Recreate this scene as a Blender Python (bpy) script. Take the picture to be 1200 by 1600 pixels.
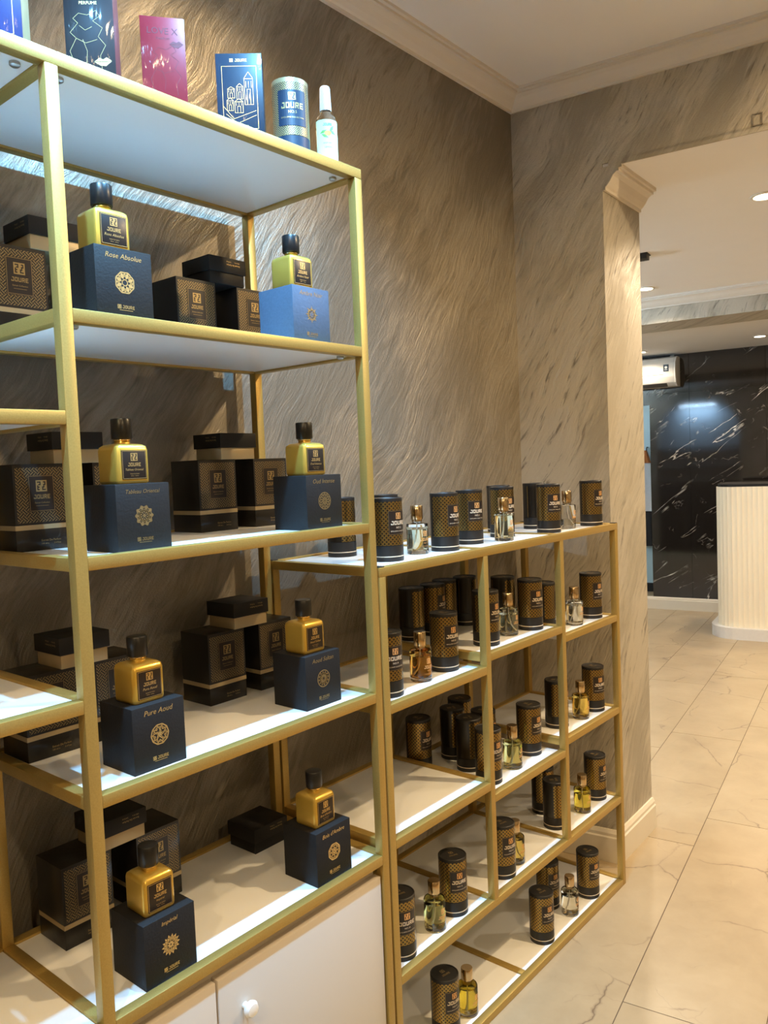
import bpy, bmesh, math, random
from mathutils import Matrix, Vector
random.seed(7)
S = bpy.context.scene
for o in list(bpy.data.objects): bpy.data.objects.remove(o)
C = S.collection

# ------------------------------------------------------------------ camera
F_PX = 1249.0
cam_d = bpy.data.cameras.new('camera'); cam = bpy.data.objects.new('camera', cam_d); C.objects.link(cam)
Rt = Vector((0.64217, -0.76551, -0.04007)); Up = Vector((0.06898, 0.00565, 0.99760)); Fw = Vector((0.76345, 0.64340, -0.05643))
M = Matrix((Rt, Up, -Fw)).transposed().to_4x4(); M.translation = Vector((0, 0, 1.4))
cam.matrix_world = M
cam_d.sensor_fit = 'VERTICAL'; cam_d.sensor_height = 36.0; cam_d.lens = F_PX/1600*36.0
cam_d.clip_start = 0.02; cam_d.clip_end = 60
S.camera = cam

# ------------------------------------------------------------------ world + exposure
w = bpy.data.worlds.new('world'); S.world = w; w.use_nodes = True
w.node_tree.nodes['Background'].inputs[0].default_value = (0.9, 0.8, 0.65, 1)
w.node_tree.nodes['Background'].inputs[1].default_value = 0.02
S.view_settings.view_transform = 'Standard'; S.view_settings.look = 'None'
S.view_settings.gamma = 1.0; S.view_settings.use_curve_mapping = False
S.view_settings.exposure = 0.0

WARM = (1.0, 0.715, 0.385)
NEUT = (1.0, 0.81, 0.58)
COOL = (0.22, 0.59, 1.0)
# (ceiling downlights: x, y, ceiling z, watts, colour, spot degrees, visible)
R1Z, R2Z, R3Z = 2.665, 2.356, 2.293
DOWN = [
    (1.20, 1.17, R1Z, 24, WARM, 122, 'warm ceiling downlight close to the stucco wall above the tall shelf'),
    (0.10, 0.25, R1Z, 46, WARM, 172, 'warm ceiling downlight above the near aisle'),
    (2.26, -0.10, R1Z, 190, WARM, 174, 'warm ceiling downlight in the middle of the near room'),
    (-1.3, -0.2, R1Z, 105, WARM, 172, 'warm ceiling downlight at the back of the near room'),
    (0.0, -1.5, R1Z, 115, WARM, 172, 'warm ceiling downlight by the far side wall of the near room'),
    (3.28, 0.84, R2Z, 105, NEUT, 150, 'round ceiling downlight just past the opening'),
    (4.53, 1.80, R2Z, 75, NEUT, 150, 'round ceiling downlight half hidden by the stucco pier'),
    (3.65, -0.7, R2Z, 100, NEUT, 150, 'round ceiling downlight on the right side of the second room'),
    (4.45, 0.35, R2Z, 95, NEUT, 150, 'round ceiling downlight in the middle of the second room'),
    (6.68, 1.76, R3Z, 85, NEUT, 150, 'oval-looking ceiling downlight over the counter'),
    (6.74, 2.73, R3Z, 36, NEUT, 150, 'small ceiling downlight in front of the air conditioner'),
    (6.00, 0.60, R3Z, 120, NEUT, 150, 'ceiling downlight right of the counter'),
]
SPOTS = [(0.30, 145), (0.85, 145), (1.38, 75)]      # cool track heads above the shelf front
TRACK_Y, TRACK_Z = 0.807, 2.45

# ------------------------------------------------------------------ materials
def nodes(name):
    m = bpy.data.materials.new(name); m.use_nodes = True
    nt = m.node_tree; b = nt.nodes['Principled BSDF']
    return m, nt, b
def N(nt, t, **kw):
    n = nt.nodes.new(t)
    for k, v in kw.items(): setattr(n, k, v)
    return n
def setin(n, **kw):
    for k, v in kw.items(): n.inputs[k.replace('_', ' ')].default_value = v
def math_n(nt, op, a=None, b=None, c=None):
    n = N(nt, 'ShaderNodeMath', operation=op)
    for i, v in enumerate((a, b, c)):
        if v is None: continue
        if isinstance(v, (int, float)): n.inputs[i].default_value = v
        else: nt.links.new(v, n.inputs[i])
    return n.outputs[0]
def mixc(nt, fac, a, b):
    n = N(nt, 'ShaderNodeMix', data_type='RGBA')
    if isinstance(fac, (int, float)): n.inputs[0].default_value = fac
    else: nt.links.new(fac, n.inputs[0])
    for i, v in ((6, a), (7, b)):
        if isinstance(v, tuple): n.inputs[i].default_value = (*v, 1) if len(v) == 3 else v
        else: nt.links.new(v, n.inputs[i])
    return n.outputs[2]
def ramp(nt, fac, stops):
    n = N(nt, 'ShaderNodeValToRGB')
    e = n.color_ramp.elements
    while len(e) < len(stops): e.new(0.5)
    for i, (p, c) in enumerate(stops):
        e[i].position = p; e[i].color = (*c, 1) if isinstance(c, tuple) else (c, c, c, 1)
    nt.links.new(fac, n.inputs[0]); return n.outputs[0]
def noise(nt, vec, scale, detail=4, rough=0.55, dist=0.0):
    n = N(nt, 'ShaderNodeTexNoise'); setin(n, Scale=scale, Detail=detail, Roughness=rough, Distortion=dist)
    if vec is not None: nt.links.new(vec, n.inputs['Vector'])
    return n
def bump(nt, b, h, strength, dist=0.002, inp='Normal'):
    n = N(nt, 'ShaderNodeBump'); setin(n, Strength=strength, Distance=dist)
    nt.links.new(h, n.inputs['Height']); nt.links.new(n.outputs[0], b.inputs[inp])
def plain(name, col, rough=0.5, metal=0.0, ns=0, nstr=0.0, var=0.0, spec=None, coat=0.0):
    m, nt, b = nodes(name)
    b.inputs['Base Color'].default_value = (*col, 1); b.inputs['Roughness'].default_value = rough
    b.inputs['Metallic'].default_value = metal; b.inputs['Coat Weight'].default_value = coat
    b.inputs['Coat Roughness'].default_value = 0.08
    if spec is not None: b.inputs['Specular IOR Level'].default_value = spec
    tc = N(nt, 'ShaderNodeTexCoord')
    nn = noise(nt, tc.outputs['Object'], ns or 40)
    c2 = tuple(min(1, x*(1+(var or 0.06))) for x in col); c1 = tuple(x*(1-(var or 0.06)) for x in col)
    nt.links.new(mixc(nt, nn.outputs[0], c1, c2), b.inputs['Base Color'])
    if nstr: bump(nt, b, nn.outputs[0], nstr)
    return m
def emit(name, col, strength):
    m, nt, b = nodes(name)
    b.inputs['Base Color'].default_value = (*col, 1)
    b.inputs['Emission Color'].default_value = (*col, 1); b.inputs['Emission Strength'].default_value = strength
    return m
MT = {}
# brushed metallic stucco: strokes climbing to the right
def stucco(name, c_dark, c_light, c_grain, met, fl):
    m, nt, b = nodes(name)
    g = N(nt, 'ShaderNodeNewGeometry'); sp = N(nt, 'ShaderNodeSeparateXYZ'); nt.links.new(g.outputs['Position'], sp.inputs[0])
    s = math_n(nt, 'SUBTRACT', sp.outputs[0], sp.outputs[1]); t = sp.outputs[2]
    wob = noise(nt, g.outputs['Position'], 1.6, 3)
    wv = math_n(nt, 'MULTIPLY', math_n(nt, 'SUBTRACT', wob.outputs[0], 0.5), 0.22)
    a = math_n(nt, 'ADD', math_n(nt, 'MULTIPLY', s, 0.56), math_n(nt, 'MULTIPLY', t, 0.83))
    c = math_n(nt, 'ADD', math_n(nt, 'SUBTRACT', math_n(nt, 'MULTIPLY', t, 0.56), math_n(nt, 'MULTIPLY', s, 0.83)), wv)
    def vec(ka, kc, o=0.0):
        n = N(nt, 'ShaderNodeCombineXYZ'); n.inputs[2].default_value = o
        nt.links.new(math_n(nt, 'MULTIPLY', a, ka), n.inputs[0]); nt.links.new(math_n(nt, 'MULTIPLY', c, kc), n.inputs[1])
        return n.outputs[0]
    patch = noise(nt, vec(1.6, 4.0), 1.0, 3, 0.5, 0.3)          # broad trowel passes
    stroke = noise(nt, vec(6, 42, 3.0), 1.0, 6, 0.62, 0.5)      # brush streaks
    fine = noise(nt, vec(22, 150, 7.0), 1.0, 4, 0.6, 0.2)       # hair lines
    grain = noise(nt, g.outputs['Position'], 260, 2)
    tex = math_n(nt, 'ADD', math_n(nt, 'MULTIPLY', stroke.outputs[0], 0.65), math_n(nt, 'MULTIPLY', fine.outputs[0], 0.35))
    sheen = ramp(nt, math_n(nt, 'ADD', math_n(nt, 'MULTIPLY', patch.outputs[0], 0.75), math_n(nt, 'MULTIPLY', tex, 0.55)), [(0.58, 0.0), (0.72, 1.0)])
    fleck = math_n(nt, 'MULTIPLY', ramp(nt, tex, [(0.36, 1.0), (0.44, 0.0)]), ramp(nt, patch.outputs[0], [(0.38, 0.25), (0.60, 1.0)]))
    base = mixc(nt, sheen, c_dark, c_light)
    base = mixc(nt, math_n(nt, 'MULTIPLY', fleck, fl), base, (0.12, 0.105, 0.09))
    base = mixc(nt, math_n(nt, 'MULTIPLY', grain.outputs[0], 0.22), base, c_grain)
    nt.links.new(base, b.inputs['Base Color'])
    nt.links.new(ramp(nt, sheen, [(0.0, met[0]), (1.0, met[1])]), b.inputs['Metallic'])
    nt.links.new(ramp(nt, sheen, [(0.0, 0.56), (1.0, 0.44)]), b.inputs['Roughness'])
    h = math_n(nt, 'ADD', tex, math_n(nt, 'MULTIPLY', grain.outputs[0], 0.12))
    bump(nt, b, h, 0.75, 0.008)
    return m
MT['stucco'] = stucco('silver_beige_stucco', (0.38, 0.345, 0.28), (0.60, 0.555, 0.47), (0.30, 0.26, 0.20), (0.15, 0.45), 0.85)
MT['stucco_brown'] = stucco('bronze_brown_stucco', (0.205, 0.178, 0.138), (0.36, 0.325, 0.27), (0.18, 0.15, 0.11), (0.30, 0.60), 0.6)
MT['ceiling'] = plain('ceiling_paint', (0.84, 0.84, 0.85), 0.8, ns=6, var=0.02)
MT['ceiling2'] = plain('white_ceiling_paint', (0.88, 0.88, 0.90), 0.7, ns=6, var=0.02)
MT['cornice'] = plain('cornice_paint', (0.74, 0.69, 0.62), 0.6, ns=12, var=0.03)
MT['base'] = plain('cream_skirting', (0.72, 0.66, 0.55), 0.4, ns=12, var=0.03)
MT['grout'] = plain('grout', (0.11, 0.075, 0.048), 0.9)
def tile():
    m, nt, b = nodes('beige_marble_tile')
    tc = N(nt, 'ShaderNodeTexCoord'); oi = N(nt, 'ShaderNodeObjectInfo')
    off = N(nt, 'ShaderNodeVectorMath', operation='MULTIPLY_ADD')
    cmb = N(nt, 'ShaderNodeCombineXYZ')
    for i, k in enumerate((37.0, 19.0, 53.0)): nt.links.new(math_n(nt, 'MULTIPLY', oi.outputs['Random'], k), cmb.inputs[i])
    add = N(nt, 'ShaderNodeVectorMath', operation='ADD'); nt.links.new(tc.outputs['Object'], add.inputs[0]); nt.links.new(cmb.outputs[0], add.inputs[1])
    p = add.outputs[0]
    wn = noise(nt, p, 3.0, 5, 0.6)
    wv = N(nt, 'ShaderNodeVectorMath', operation='MULTIPLY_ADD')
    nt.links.new(wn.outputs['Color'], wv.inputs[0]); wv.inputs[1].default_value = (0.16, 0.16, 0.16); nt.links.new(p, wv.inputs[2])
    vor = N(nt, 'ShaderNodeTexVoronoi', feature='DISTANCE_TO_EDGE'); setin(vor, Scale=2.3, Randomness=1.0); nt.links.new(wv.outputs[0], vor.inputs['Vector'])
    gate = noise(nt, p, 4.5, 2)
    vein = math_n(nt, 'MULTIPLY', ramp(nt, vor.outputs['Distance'], [(0.0, 0.9), (0.0045, 0.3), (0.012, 0.0)]), ramp(nt, gate.outputs[0], [(0.44, 0.0), (0.56, 1.0)]))
    vor2 = N(nt, 'ShaderNodeTexVoronoi', feature='DISTANCE_TO_EDGE'); setin(vor2, Scale=5.5, Randomness=1.0); nt.links.new(wv.outputs[0], vor2.inputs['Vector'])
    gate2 = noise(nt, p, 7.0, 2)
    vein2 = math_n(nt, 'MULTIPLY', ramp(nt, vor2.outputs['Distance'], [(0.0, 0.5), (0.009, 0.0)]), ramp(nt, gate2.outputs[0], [(0.52, 0.0), (0.62, 1.0)]))
    cl = noise(nt, wv.outputs[0], 4.0, 6, 0.6)
    base = ramp(nt, cl.outputs[0], [(0.25, (0.33, 0.25, 0.15)), (0.5, (0.395, 0.305, 0.187)), (0.75, (0.45, 0.355, 0.227))])
    base = mixc(nt, math_n(nt, 'MULTIPLY', vein2, 0.7), base, (0.26, 0.19, 0.13))
    base = mixc(nt, vein, base, (0.13, 0.085, 0.055))
    nt.links.new(base, b.inputs['Base Color'])
    b.inputs['Roughness'].default_value = 0.33
    bump(nt, b, vein, -0.2, 0.001)
    return m
MT['tile'] = tile()
def black_marble():
    m, nt, b = nodes('black_marble')
    tc = N(nt, 'ShaderNodeNewGeometry')
    p = tc.outputs['Position']
    sp = N(nt, 'ShaderNodeSeparateXYZ'); nt.links.new(p, sp.inputs[0])
    sh = math_n(nt, 'MULTIPLY', sp.outputs[1], -1.0); zz = sp.outputs[2]
    al = math_n(nt, 'ADD', math_n(nt, 'MULTIPLY', sh, 0.84), math_n(nt, 'MULTIPLY', zz, 0.54))
    ac = math_n(nt, 'SUBTRACT', math_n(nt, 'MULTIPLY', zz, 0.84), math_n(nt, 'MULTIPLY', sh, 0.54))
    mp = N(nt, 'ShaderNodeCombineXYZ'); nt.links.new(math_n(nt, 'MULTIPLY', al, 0.45), mp.inputs[0]); nt.links.new(math_n(nt, 'MULTIPLY', ac, 2.4), mp.inputs[1])
    def vein(scale, wd, thr, vec):
        n = noise(nt, vec, scale, 5, 0.55, 0.6)
        d = math_n(nt, 'ABSOLUTE', math_n(nt, 'SUBTRACT', n.outputs[0], 0.5))
        g = noise(nt, p, scale*1.7+0.7, 3)
        return math_n(nt, 'MULTIPLY', ramp(nt, d, [(0.0, 1.0), (wd, 0.0)]), ramp(nt, g.outputs[0], [(thr, 0.0), (thr+0.1, 1.0)]))
    v1 = vein(1.2, 0.006, 0.48, mp.outputs[0]); v2 = vein(2.4, 0.006, 0.54, mp.outputs[0]); v3 = vein(4.0, 0.005, 0.56, p)
    v = math_n(nt, 'MINIMUM', math_n(nt, 'ADD', math_n(nt, 'ADD', v1, math_n(nt, 'MULTIPLY', v2, 0.6)), math_n(nt, 'MULTIPLY', v3, 0.35)), 1.0)
    nt.links.new(mixc(nt, v, (0.012, 0.010, 0.009), (0.62, 0.58, 0.53)), b.inputs['Base Color'])
    b.inputs['Roughness'].default_value = 0.06; b.inputs['IOR'].default_value = 1.75
    return m
MT['marble'] = black_marble()
def gold_paint():
    m, nt, b = nodes('gold_painted_steel')
    tc = N(nt, 'ShaderNodeTexCoord'); n = noise(nt, tc.outputs['Object'], 420, 2); n2 = noise(nt, tc.outputs['Object'], 9, 3)
    c = mixc(nt, n.outputs[0], (0.40, 0.258, 0.060), (0.57, 0.385, 0.105))
    nt.links.new(mixc(nt, math_n(nt, 'MULTIPLY', n2.outputs[0], 0.3), c, (0.42, 0.30, 0.11)), b.inputs['Base Color'])
    b.inputs['Metallic'].default_value = 0.55; b.inputs['Roughness'].default_value = 0.42
    bump(nt, b, n.outputs[0], 0.12, 0.001)
    return m
MT['gold_paint'] = gold_paint()
MT['panel'] = plain('white_laminate', (0.85, 0.855, 0.84), 0.28, ns=5, var=0.015)
MT['cab'] = plain('white_cabinet_lacquer', (0.60, 0.545, 0.48), 0.35, ns=5, var=0.015)
MT['knob'] = plain('white_porcelain', (0.85, 0.84, 0.82), 0.2)
MT['plug'] = plain('black_plug', (0.012, 0.012, 0.012), 0.5)
MT['screw'] = plain('screw_steel', (0.45, 0.43, 0.40), 0.35, 0.9)
MT['navy'] = plain('navy_textured_card', (0.0092, 0.0086, 0.0092), 0.66, ns=260, nstr=0.25, var=0.22, spec=0.35)
MT['blue'] = plain('blue_textured_card', (0.058, 0.092, 0.145), 0.6, ns=200, nstr=0.25, var=0.22)
MT['black_card'] = plain('black_card', (0.009, 0.0078, 0.0072), 0.55, ns=120, var=0.2, spec=0.3)
MT['gold_card'] = plain('gold_card', (0.44, 0.34, 0.19), 0.42, 0.45, ns=60, var=0.06)
MT['foil'] = plain('gold_foil', (0.74, 0.53, 0.22), 0.35, 0.7, ns=60, var=0.05)
MT['foil_dim'] = plain('antique_gold_foil', (0.40, 0.29, 0.13), 0.4, 0.7, ns=60, var=0.05)
MT['orange_foil'] = plain('orange_gold_print', (0.78, 0.42, 0.16), 0.4, 0.25, ns=60, var=0.05)
MT['cream_print'] = plain('cream_print', (0.80, 0.68, 0.52), 0.5, 0.1, ns=60, var=0.04)
MT['label_black'] = plain('dark_label', (0.020, 0.014, 0.012), 0.35, ns=60, var=0.1)
MT['gold_glass'] = plain('satin_gold_glass', (0.72, 0.48, 0.085), 0.30, 0.62, ns=30, var=0.05, coat=0.5)
MT['cap_black'] = plain('black_cap', (0.010, 0.010, 0.011), 0.32)
MT['chrome_gold'] = plain('polished_gold_metal', (0.66, 0.50, 0.30), 0.16, 1.0)
MT['white_sticker'] = plain('white_sticker', (0.82, 0.82, 0.80), 0.5)
MT['black_metal'] = plain('black_metal', (0.015, 0.015, 0.015), 0.4)
MT['white_plastic'] = plain('white_plastic', (0.80, 0.78, 0.74), 0.35, ns=6, var=0.02)
MT['slot'] = plain('dark_slot', (0.10, 0.09, 0.08), 0.6)
MT['counter'] = plain('cream_fluted_lacquer', (0.88, 0.79, 0.62), 0.45, ns=5, var=0.02)
MT['plinth'] = plain('plinth_white', (0.70, 0.68, 0.66), 0.5)
MT['pale_blue'] = plain('pale_blue_paint', (0.45, 0.62, 0.68), 0.6, ns=4, var=0.03)
MT['orange'] = plain('orange_cloth', (0.45, 0.14, 0.03), 0.8, ns=40, var=0.2)
MT['white_cloth'] = plain('white_cloth', (0.62, 0.64, 0.66), 0.8, ns=30, var=0.1)
def weave(name, kind, cell, dark, gold, gold2, coat=0.0, umin=None):
    """printed geometric lattice on the part's own uv map, in metres"""
    m, nt, b = nodes(name)
    uv = N(nt, 'ShaderNodeUVMap'); sp = N(nt, 'ShaderNodeSeparateXYZ'); nt.links.new(uv.outputs[0], sp.inputs[0])
    u, v = sp.outputs[0], sp.outputs[1]
    k = 1.0/cell
    a = math_n(nt, 'MULTIPLY', math_n(nt, 'ADD', u, v), k*0.7071); c = math_n(nt, 'MULTIPLY', math_n(nt, 'SUBTRACT', u, v), k*0.7071)
    if kind == 'basket':
        par = math_n(nt, 'MODULO', math_n(nt, 'ADD', math_n(nt, 'ADD', math_n(nt, 'FLOOR', a), math_n(nt, 'FLOOR', c)), 4000.0), 2.0)
        fa = math_n(nt, 'FRACT', math_n(nt, 'MULTIPLY', a, 2.0)); fc = math_n(nt, 'FRACT', math_n(nt, 'MULTIPLY', c, 2.0))
        d = N(nt, 'ShaderNodeMix', data_type='FLOAT'); nt.links.new(par, d.inputs[0]); nt.links.new(fa, d.inputs[2]); nt.links.new(fc, d.inputs[3])
        line = math_n(nt, 'LESS_THAN', math_n(nt, 'ABSOLUTE', math_n(nt, 'SUBTRACT', d.outputs[0], 0.5)), 0.21)
    else:
        fa = math_n(nt, 'ABSOLUTE', math_n(nt, 'SUBTRACT', math_n(nt, 'FRACT', a), 0.5)); fc = math_n(nt, 'ABSOLUTE', math_n(nt, 'SUBTRACT', math_n(nt, 'FRACT', c), 0.5))
        mx = math_n(nt, 'MAXIMUM', fa, fc)
        line = math_n(nt, 'GREATER_THAN', mx, 0.27)
    fac = line
    if umin:
        for (src, lo, hi) in umin:
            s_ = u if src == 'u' else v
            fac = math_n(nt, 'MULTIPLY', fac, math_n(nt, 'MULTIPLY', math_n(nt, 'GREATER_THAN', s_, lo), math_n(nt, 'LESS_THAN', s_, hi)))
    nt.links.new(mixc(nt, fac, dark, gold), b.inputs['Base Color'])
    nt.links.new(math_n(nt, 'MULTIPLY', fac, 0.65 if kind == 'basket' else 0.92), b.inputs['Metallic'])
    b.inputs['Roughness'].default_value = 0.42 if kind == 'basket' else 0.28
    if coat:
        b.inputs['Coat Weight'].default_value = coat; b.inputs['Coat Roughness'].default_value = 0.06
        tc = N(nt, 'ShaderNodeTexCoord'); mp = N(nt, 'ShaderNodeMapping'); mp.inputs['Scale'].default_value = (1, 1, 0.35); nt.links.new(tc.outputs['Object'], mp.inputs[0])
        n = noise(nt, mp.outputs[0], 28, 3, 0.5, 1.2); bump(nt, b, n.outputs[0], 0.5, 0.006, 'Coat Normal')
    return m
MT['weave_box'] = weave('gold_key_pattern_card', 'basket', 0.0080, (0.008, 0.0065, 0.006), (0.26, 0.19, 0.092), None, 0.35, [('u', 0.004, 0.091), ('v', 0.004, 0.096)])
def coated(name, col):
    m, nt, b = nodes(name)
    b.inputs['Base Color'].default_value = (*col, 1); b.inputs['Roughness'].default_value = 0.45
    b.inputs['Coat Weight'].default_value = 0.35; b.inputs['Coat Roughness'].default_value = 0.08; b.inputs['Specular IOR Level'].default_value = 0.25
    tc = N(nt, 'ShaderNodeTexCoord'); mp = N(nt, 'ShaderNodeMapping'); mp.inputs['Scale'].default_value = (1, 1, 0.35); nt.links.new(tc.outputs['Object'], mp.inputs[0])
    n = noise(nt, mp.outputs[0], 28, 3, 0.5, 1.2); bump(nt, b, n.outputs[0], 0.5, 0.006, 'Coat Normal')
    return m
MT['wrap_black'] = coated('film_wrapped_black_card', (0.010, 0.0085, 0.0075))
MT['tube_weave'] = weave('gold_lattice_tube_paper', 'lattice', 0.0066, (0.010, 0.008, 0.006), (0.36, 0.24, 0.072), None, 0.0, [('u', 0.045, 0.175), ('v', 0.0, 0.100)])
MT['tube_weave_blue'] = weave('gold_lattice_blue_tube_paper', 'basket', 0.0060, (0.010, 0.016, 0.032), (0.62, 0.45, 0.17), None, 0.0, [('u', 0.0, 0.5), ('v', 0.0, 0.100)])
MT['tube_black'] = plain('black_tube_paper', (0.013, 0.012, 0.012), 0.45, ns=90, var=0.1)
MT['tube_blue'] = plain('petrol_blue_tube_paper', (0.010, 0.022, 0.046), 0.45, ns=90, var=0.1)
def glass(name, col=(1, 1, 1), ior=1.45, rough=0.0):
    m, nt, b = nodes(name)
    b.inputs['Base Color'].default_value = (*col, 1); b.inputs['Transmission Weight'].default_value = 1.0
    b.inputs['IOR'].default_value = ior; b.inputs['Roughness'].default_value = rough
    return m
MT['glass'] = glass('clear_glass', (0.97, 0.98, 0.97))
LIQ = {'pale': (0.93, 0.90, 0.68), 'clear': (0.96, 0.95, 0.86), 'amber': (0.80, 0.38, 0.06), 'lime': (0.88, 0.84, 0.38), 'honey': (0.86, 0.62, 0.14), 'yellow': (0.92, 0.76, 0.10), 'gold': (0.90, 0.74, 0.22)}
for k, c in LIQ.items(): MT['liq_'+k] = glass('perfume_'+k, c, 1.34)
for k, c in {'royal': (0.02, 0.028, 0.12), 'ink': (0.018, 0.019, 0.024), 'red': (0.20, 0.010, 0.018), 'petrol': (0.012, 0.020, 0.036)}.items():
    MT['wrap_'+k] = coated('film_wrapped_%s_card' % k, c)
MT['wine'] = plain('wine_card', (0.12, 0.03, 0.03), 0.4)
MT['tan'] = plain('tan_gold_card', (0.40, 0.31, 0.18), 0.4, 0.3)
MT['dark_ink'] = plain('dark_red_ink', (0.10, 0.008, 0.015), 0.5)
MT['green_label'] = plain('pale_green_label', (0.60, 0.78, 0.50), 0.5, ns=25, var=0.08)
MT['green_ink'] = plain('leaf_green_ink', (0.16, 0.42, 0.10), 0.5)
MT['lemon_ink'] = plain('lemon_yellow_ink', (0.85, 0.68, 0.06), 0.5)
MT['teal_ink'] = plain('teal_ink', (0.08, 0.28, 0.30), 0.5)
MT['mist_cap'] = plain('frosted_white_plastic', (0.78, 0.80, 0.82), 0.3)
MT['lamp_on'] = emit('lamp_diffuser', (1.0, 0.86, 0.62), 14)
MT['lamp_cool'] = emit('cool_lamp_lens', (0.75, 0.88, 1.0), 20)
MT['niche'] = plain('niche_blue_grey_paint', (0.50, 0.56, 0.62), 0.6)
MT['brown_panel'] = plain('dark_brown_panel', (0.05, 0.035, 0.028), 0.4)

# ------------------------------------------------------------------ geometry helpers
class MB:
    def __init__(s): s.v = []; s.f = []; s.uv = None; s.sm = []
    def add(s, vs, fs, smooth=False):
        o = len(s.v); s.v += [tuple(x) for x in vs]
        for f in fs: s.f.append(tuple(i+o for i in f)); s.sm.append(smooth)
        return s
    def box(s, x0, x1, y0, y1, z0, z1):
        return s.add([(x0,y0,z0),(x1,y0,z0),(x1,y1,z0),(x0,y1,z0),(x0,y0,z1),(x1,y0,z1),(x1,y1,z1),(x0,y1,z1)],
                     [(3,2,1,0),(4,5,6,7),(0,1,5,4),(1,2,6,5),(2,3,7,6),(3,0,4,7)])
    def lathe(s, prof, n=32, cx=0, cy=0, closed=False):
        vs = []; fs = []
        for i in range(n):
            a = 2*math.pi*i/n
            for r, z in prof: vs.append((cx+r*math.cos(a), cy+r*math.sin(a), z))
        m = len(prof)
        for i in range(n):
            j = (i+1) % n
            for k in range(m if closed else m-1):
                k2 = (k+1) % m
                fs.append((i*m+k, j*m+k, j*m+k2, i*m+k2))
        return s.add(vs, fs, True)
    def prism(s, plan, z0, z1):
        n = len(plan); vs = [(x, y, z0) for x, y in plan]+[(x, y, z1) for x, y in plan]
        fs = [tuple(range(n-1, -1, -1)), tuple(range(n, 2*n))]+[(i, (i+1) % n, n+(i+1) % n, n+i) for i in range(n)]
        return s.add(vs, fs)
    def tube(s, pts, r, n=8):
        vs = []; fs = []; P = [Vector(p) for p in pts]
        for i, p in enumerate(P):
            d = (P[min(i+1, len(P)-1)]-P[max(i-1, 0)]).normalized()
            a = d.cross(Vector((0.3, 0.5, 0.81))).normalized(); b_ = d.cross(a)
            for k in range(n):
                t = 2*math.pi*k/n; vs.append(p+a*r*math.cos(t)+b_*r*math.sin(t))
        for i in range(len(P)-1):
            for k in range(n): fs.append((i*n+k, i*n+(k+1) % n, (i+1)*n+(k+1) % n, (i+1)*n+k))
        fs.append(tuple(range(n-1, -1, -1))); fs.append(tuple((len(P)-1)*n+k for k in range(n)))
        return s.add(vs, fs, True)
    def mesh(s, name, mat, uvs=None, bevel=0, seg=2, fix=True):
        me = bpy.data.meshes.new(name); me.from_pydata(s.v, [], s.f)
        me.polygons.foreach_set('use_smooth', s.sm)
        bm = bmesh.new(); bm.from_mesh(me)
        if fix: bmesh.ops.remove_doubles(bm, verts=bm.verts, dist=1e-6); bmesh.ops.recalc_face_normals(bm, faces=bm.faces)
        if bevel:
            bmesh.ops.bevel(bm, geom=bm.edges[:], offset=bevel, segments=seg, affect='EDGES', profile=0.5)
            for f in bm.faces: f.smooth = True
        if uvs:
            L = bm.loops.layers.uv.new('UVMap')
            for f in bm.faces:
                for l in f.loops: l[L].uv = uvs(l.vert.co)
        for e in bm.edges:
            if len(e.link_faces) == 2 and e.calc_face_angle(0) > math.radians(40): e.smooth = False
        bm.to_mesh(me); bm.free()
        me.materials.append(MT[mat] if isinstance(mat, str) else mat)
        return me
def obj(name, me, parent=None, loc=None, rz=0, **props):
    o = bpy.data.objects.new(name, me); C.objects.link(o)
    if parent is not None: o.parent = parent
    if loc is not None: o.location = loc
    o.rotation_euler[2] = rz
    for k, v in props.items(): o[k] = v
    return o
def thing(name, label, cat, loc=(0, 0, 0), rz=0, group=None):
    o = obj(name, None, None, loc, rz, label=label, category=cat)
    o.empty_display_size = 0.02
    if group: o['group'] = group
    return o
def copy_tree(src, loc, rz, label):
    r = src.copy(); C.objects.link(r); r.location = loc; r.rotation_euler = (0, 0, rz); r['label'] = label
    for ch in src.children:
        c = ch.copy(); C.objects.link(c); c.parent = r
        for g in ch.children:
            d = g.copy(); C.objects.link(d); d.parent = c
    return r
# --- flat print (letters, emblems)
_tx = {}
def text2d(s, shear=0.0):
    k = (s, shear)
    if k in _tx: return _tx[k]
    cu = bpy.data.curves.new('t', 'FONT'); cu.body = s; cu.align_x = 'CENTER'; cu.align_y = 'CENTER'; cu.resolution_u = 2; cu.shear = shear
    o = bpy.data.objects.new('t', cu); C.objects.link(o)
    dg = bpy.context.evaluated_depsgraph_get(); me = bpy.data.meshes.new_from_object(o.evaluated_get(dg))
    vs = [(v.co.x, v.co.y) for v in me.vertices]; fs = [tuple(p.vertices) for p in me.polygons]
    bpy.data.objects.remove(o); bpy.data.curves.remove(cu); bpy.data.meshes.remove(me)
    xs = [v[0] for v in vs]; ys = [v[1] for v in vs]
    cx, cy = (max(xs)+min(xs))/2, (max(ys)+min(ys))/2
    r = ([(x-cx, y-cy) for x, y in vs], fs, max(xs)-min(xs), max(ys)-min(ys)); _tx[k] = r
    return r
EMB = ["111111111", "100011001", "111011101", "110011001", "101111011", "100110011", "101110111", "100110001", "111111111"]
GLY = {'J': [(1.2,4,4,5),(3,0,4,5),(0,0,4,1),(0,0,1,1.9)], 'O': [(0,0,1,5),(3,0,4,5),(0,0,4,1),(0,4,4,5)], 'U': [(0,0,1,5),(3,0,4,5),(0,0,4,1)],
       'R': [(0,0,1,5),(0,4,4,5),(3,2,4,5),(0,2,4,2.9)], 'E': [(0,0,1,5),(0,0,4,1),(0,2.05,3.6,2.95),(0,4,4,5)]}
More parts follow.
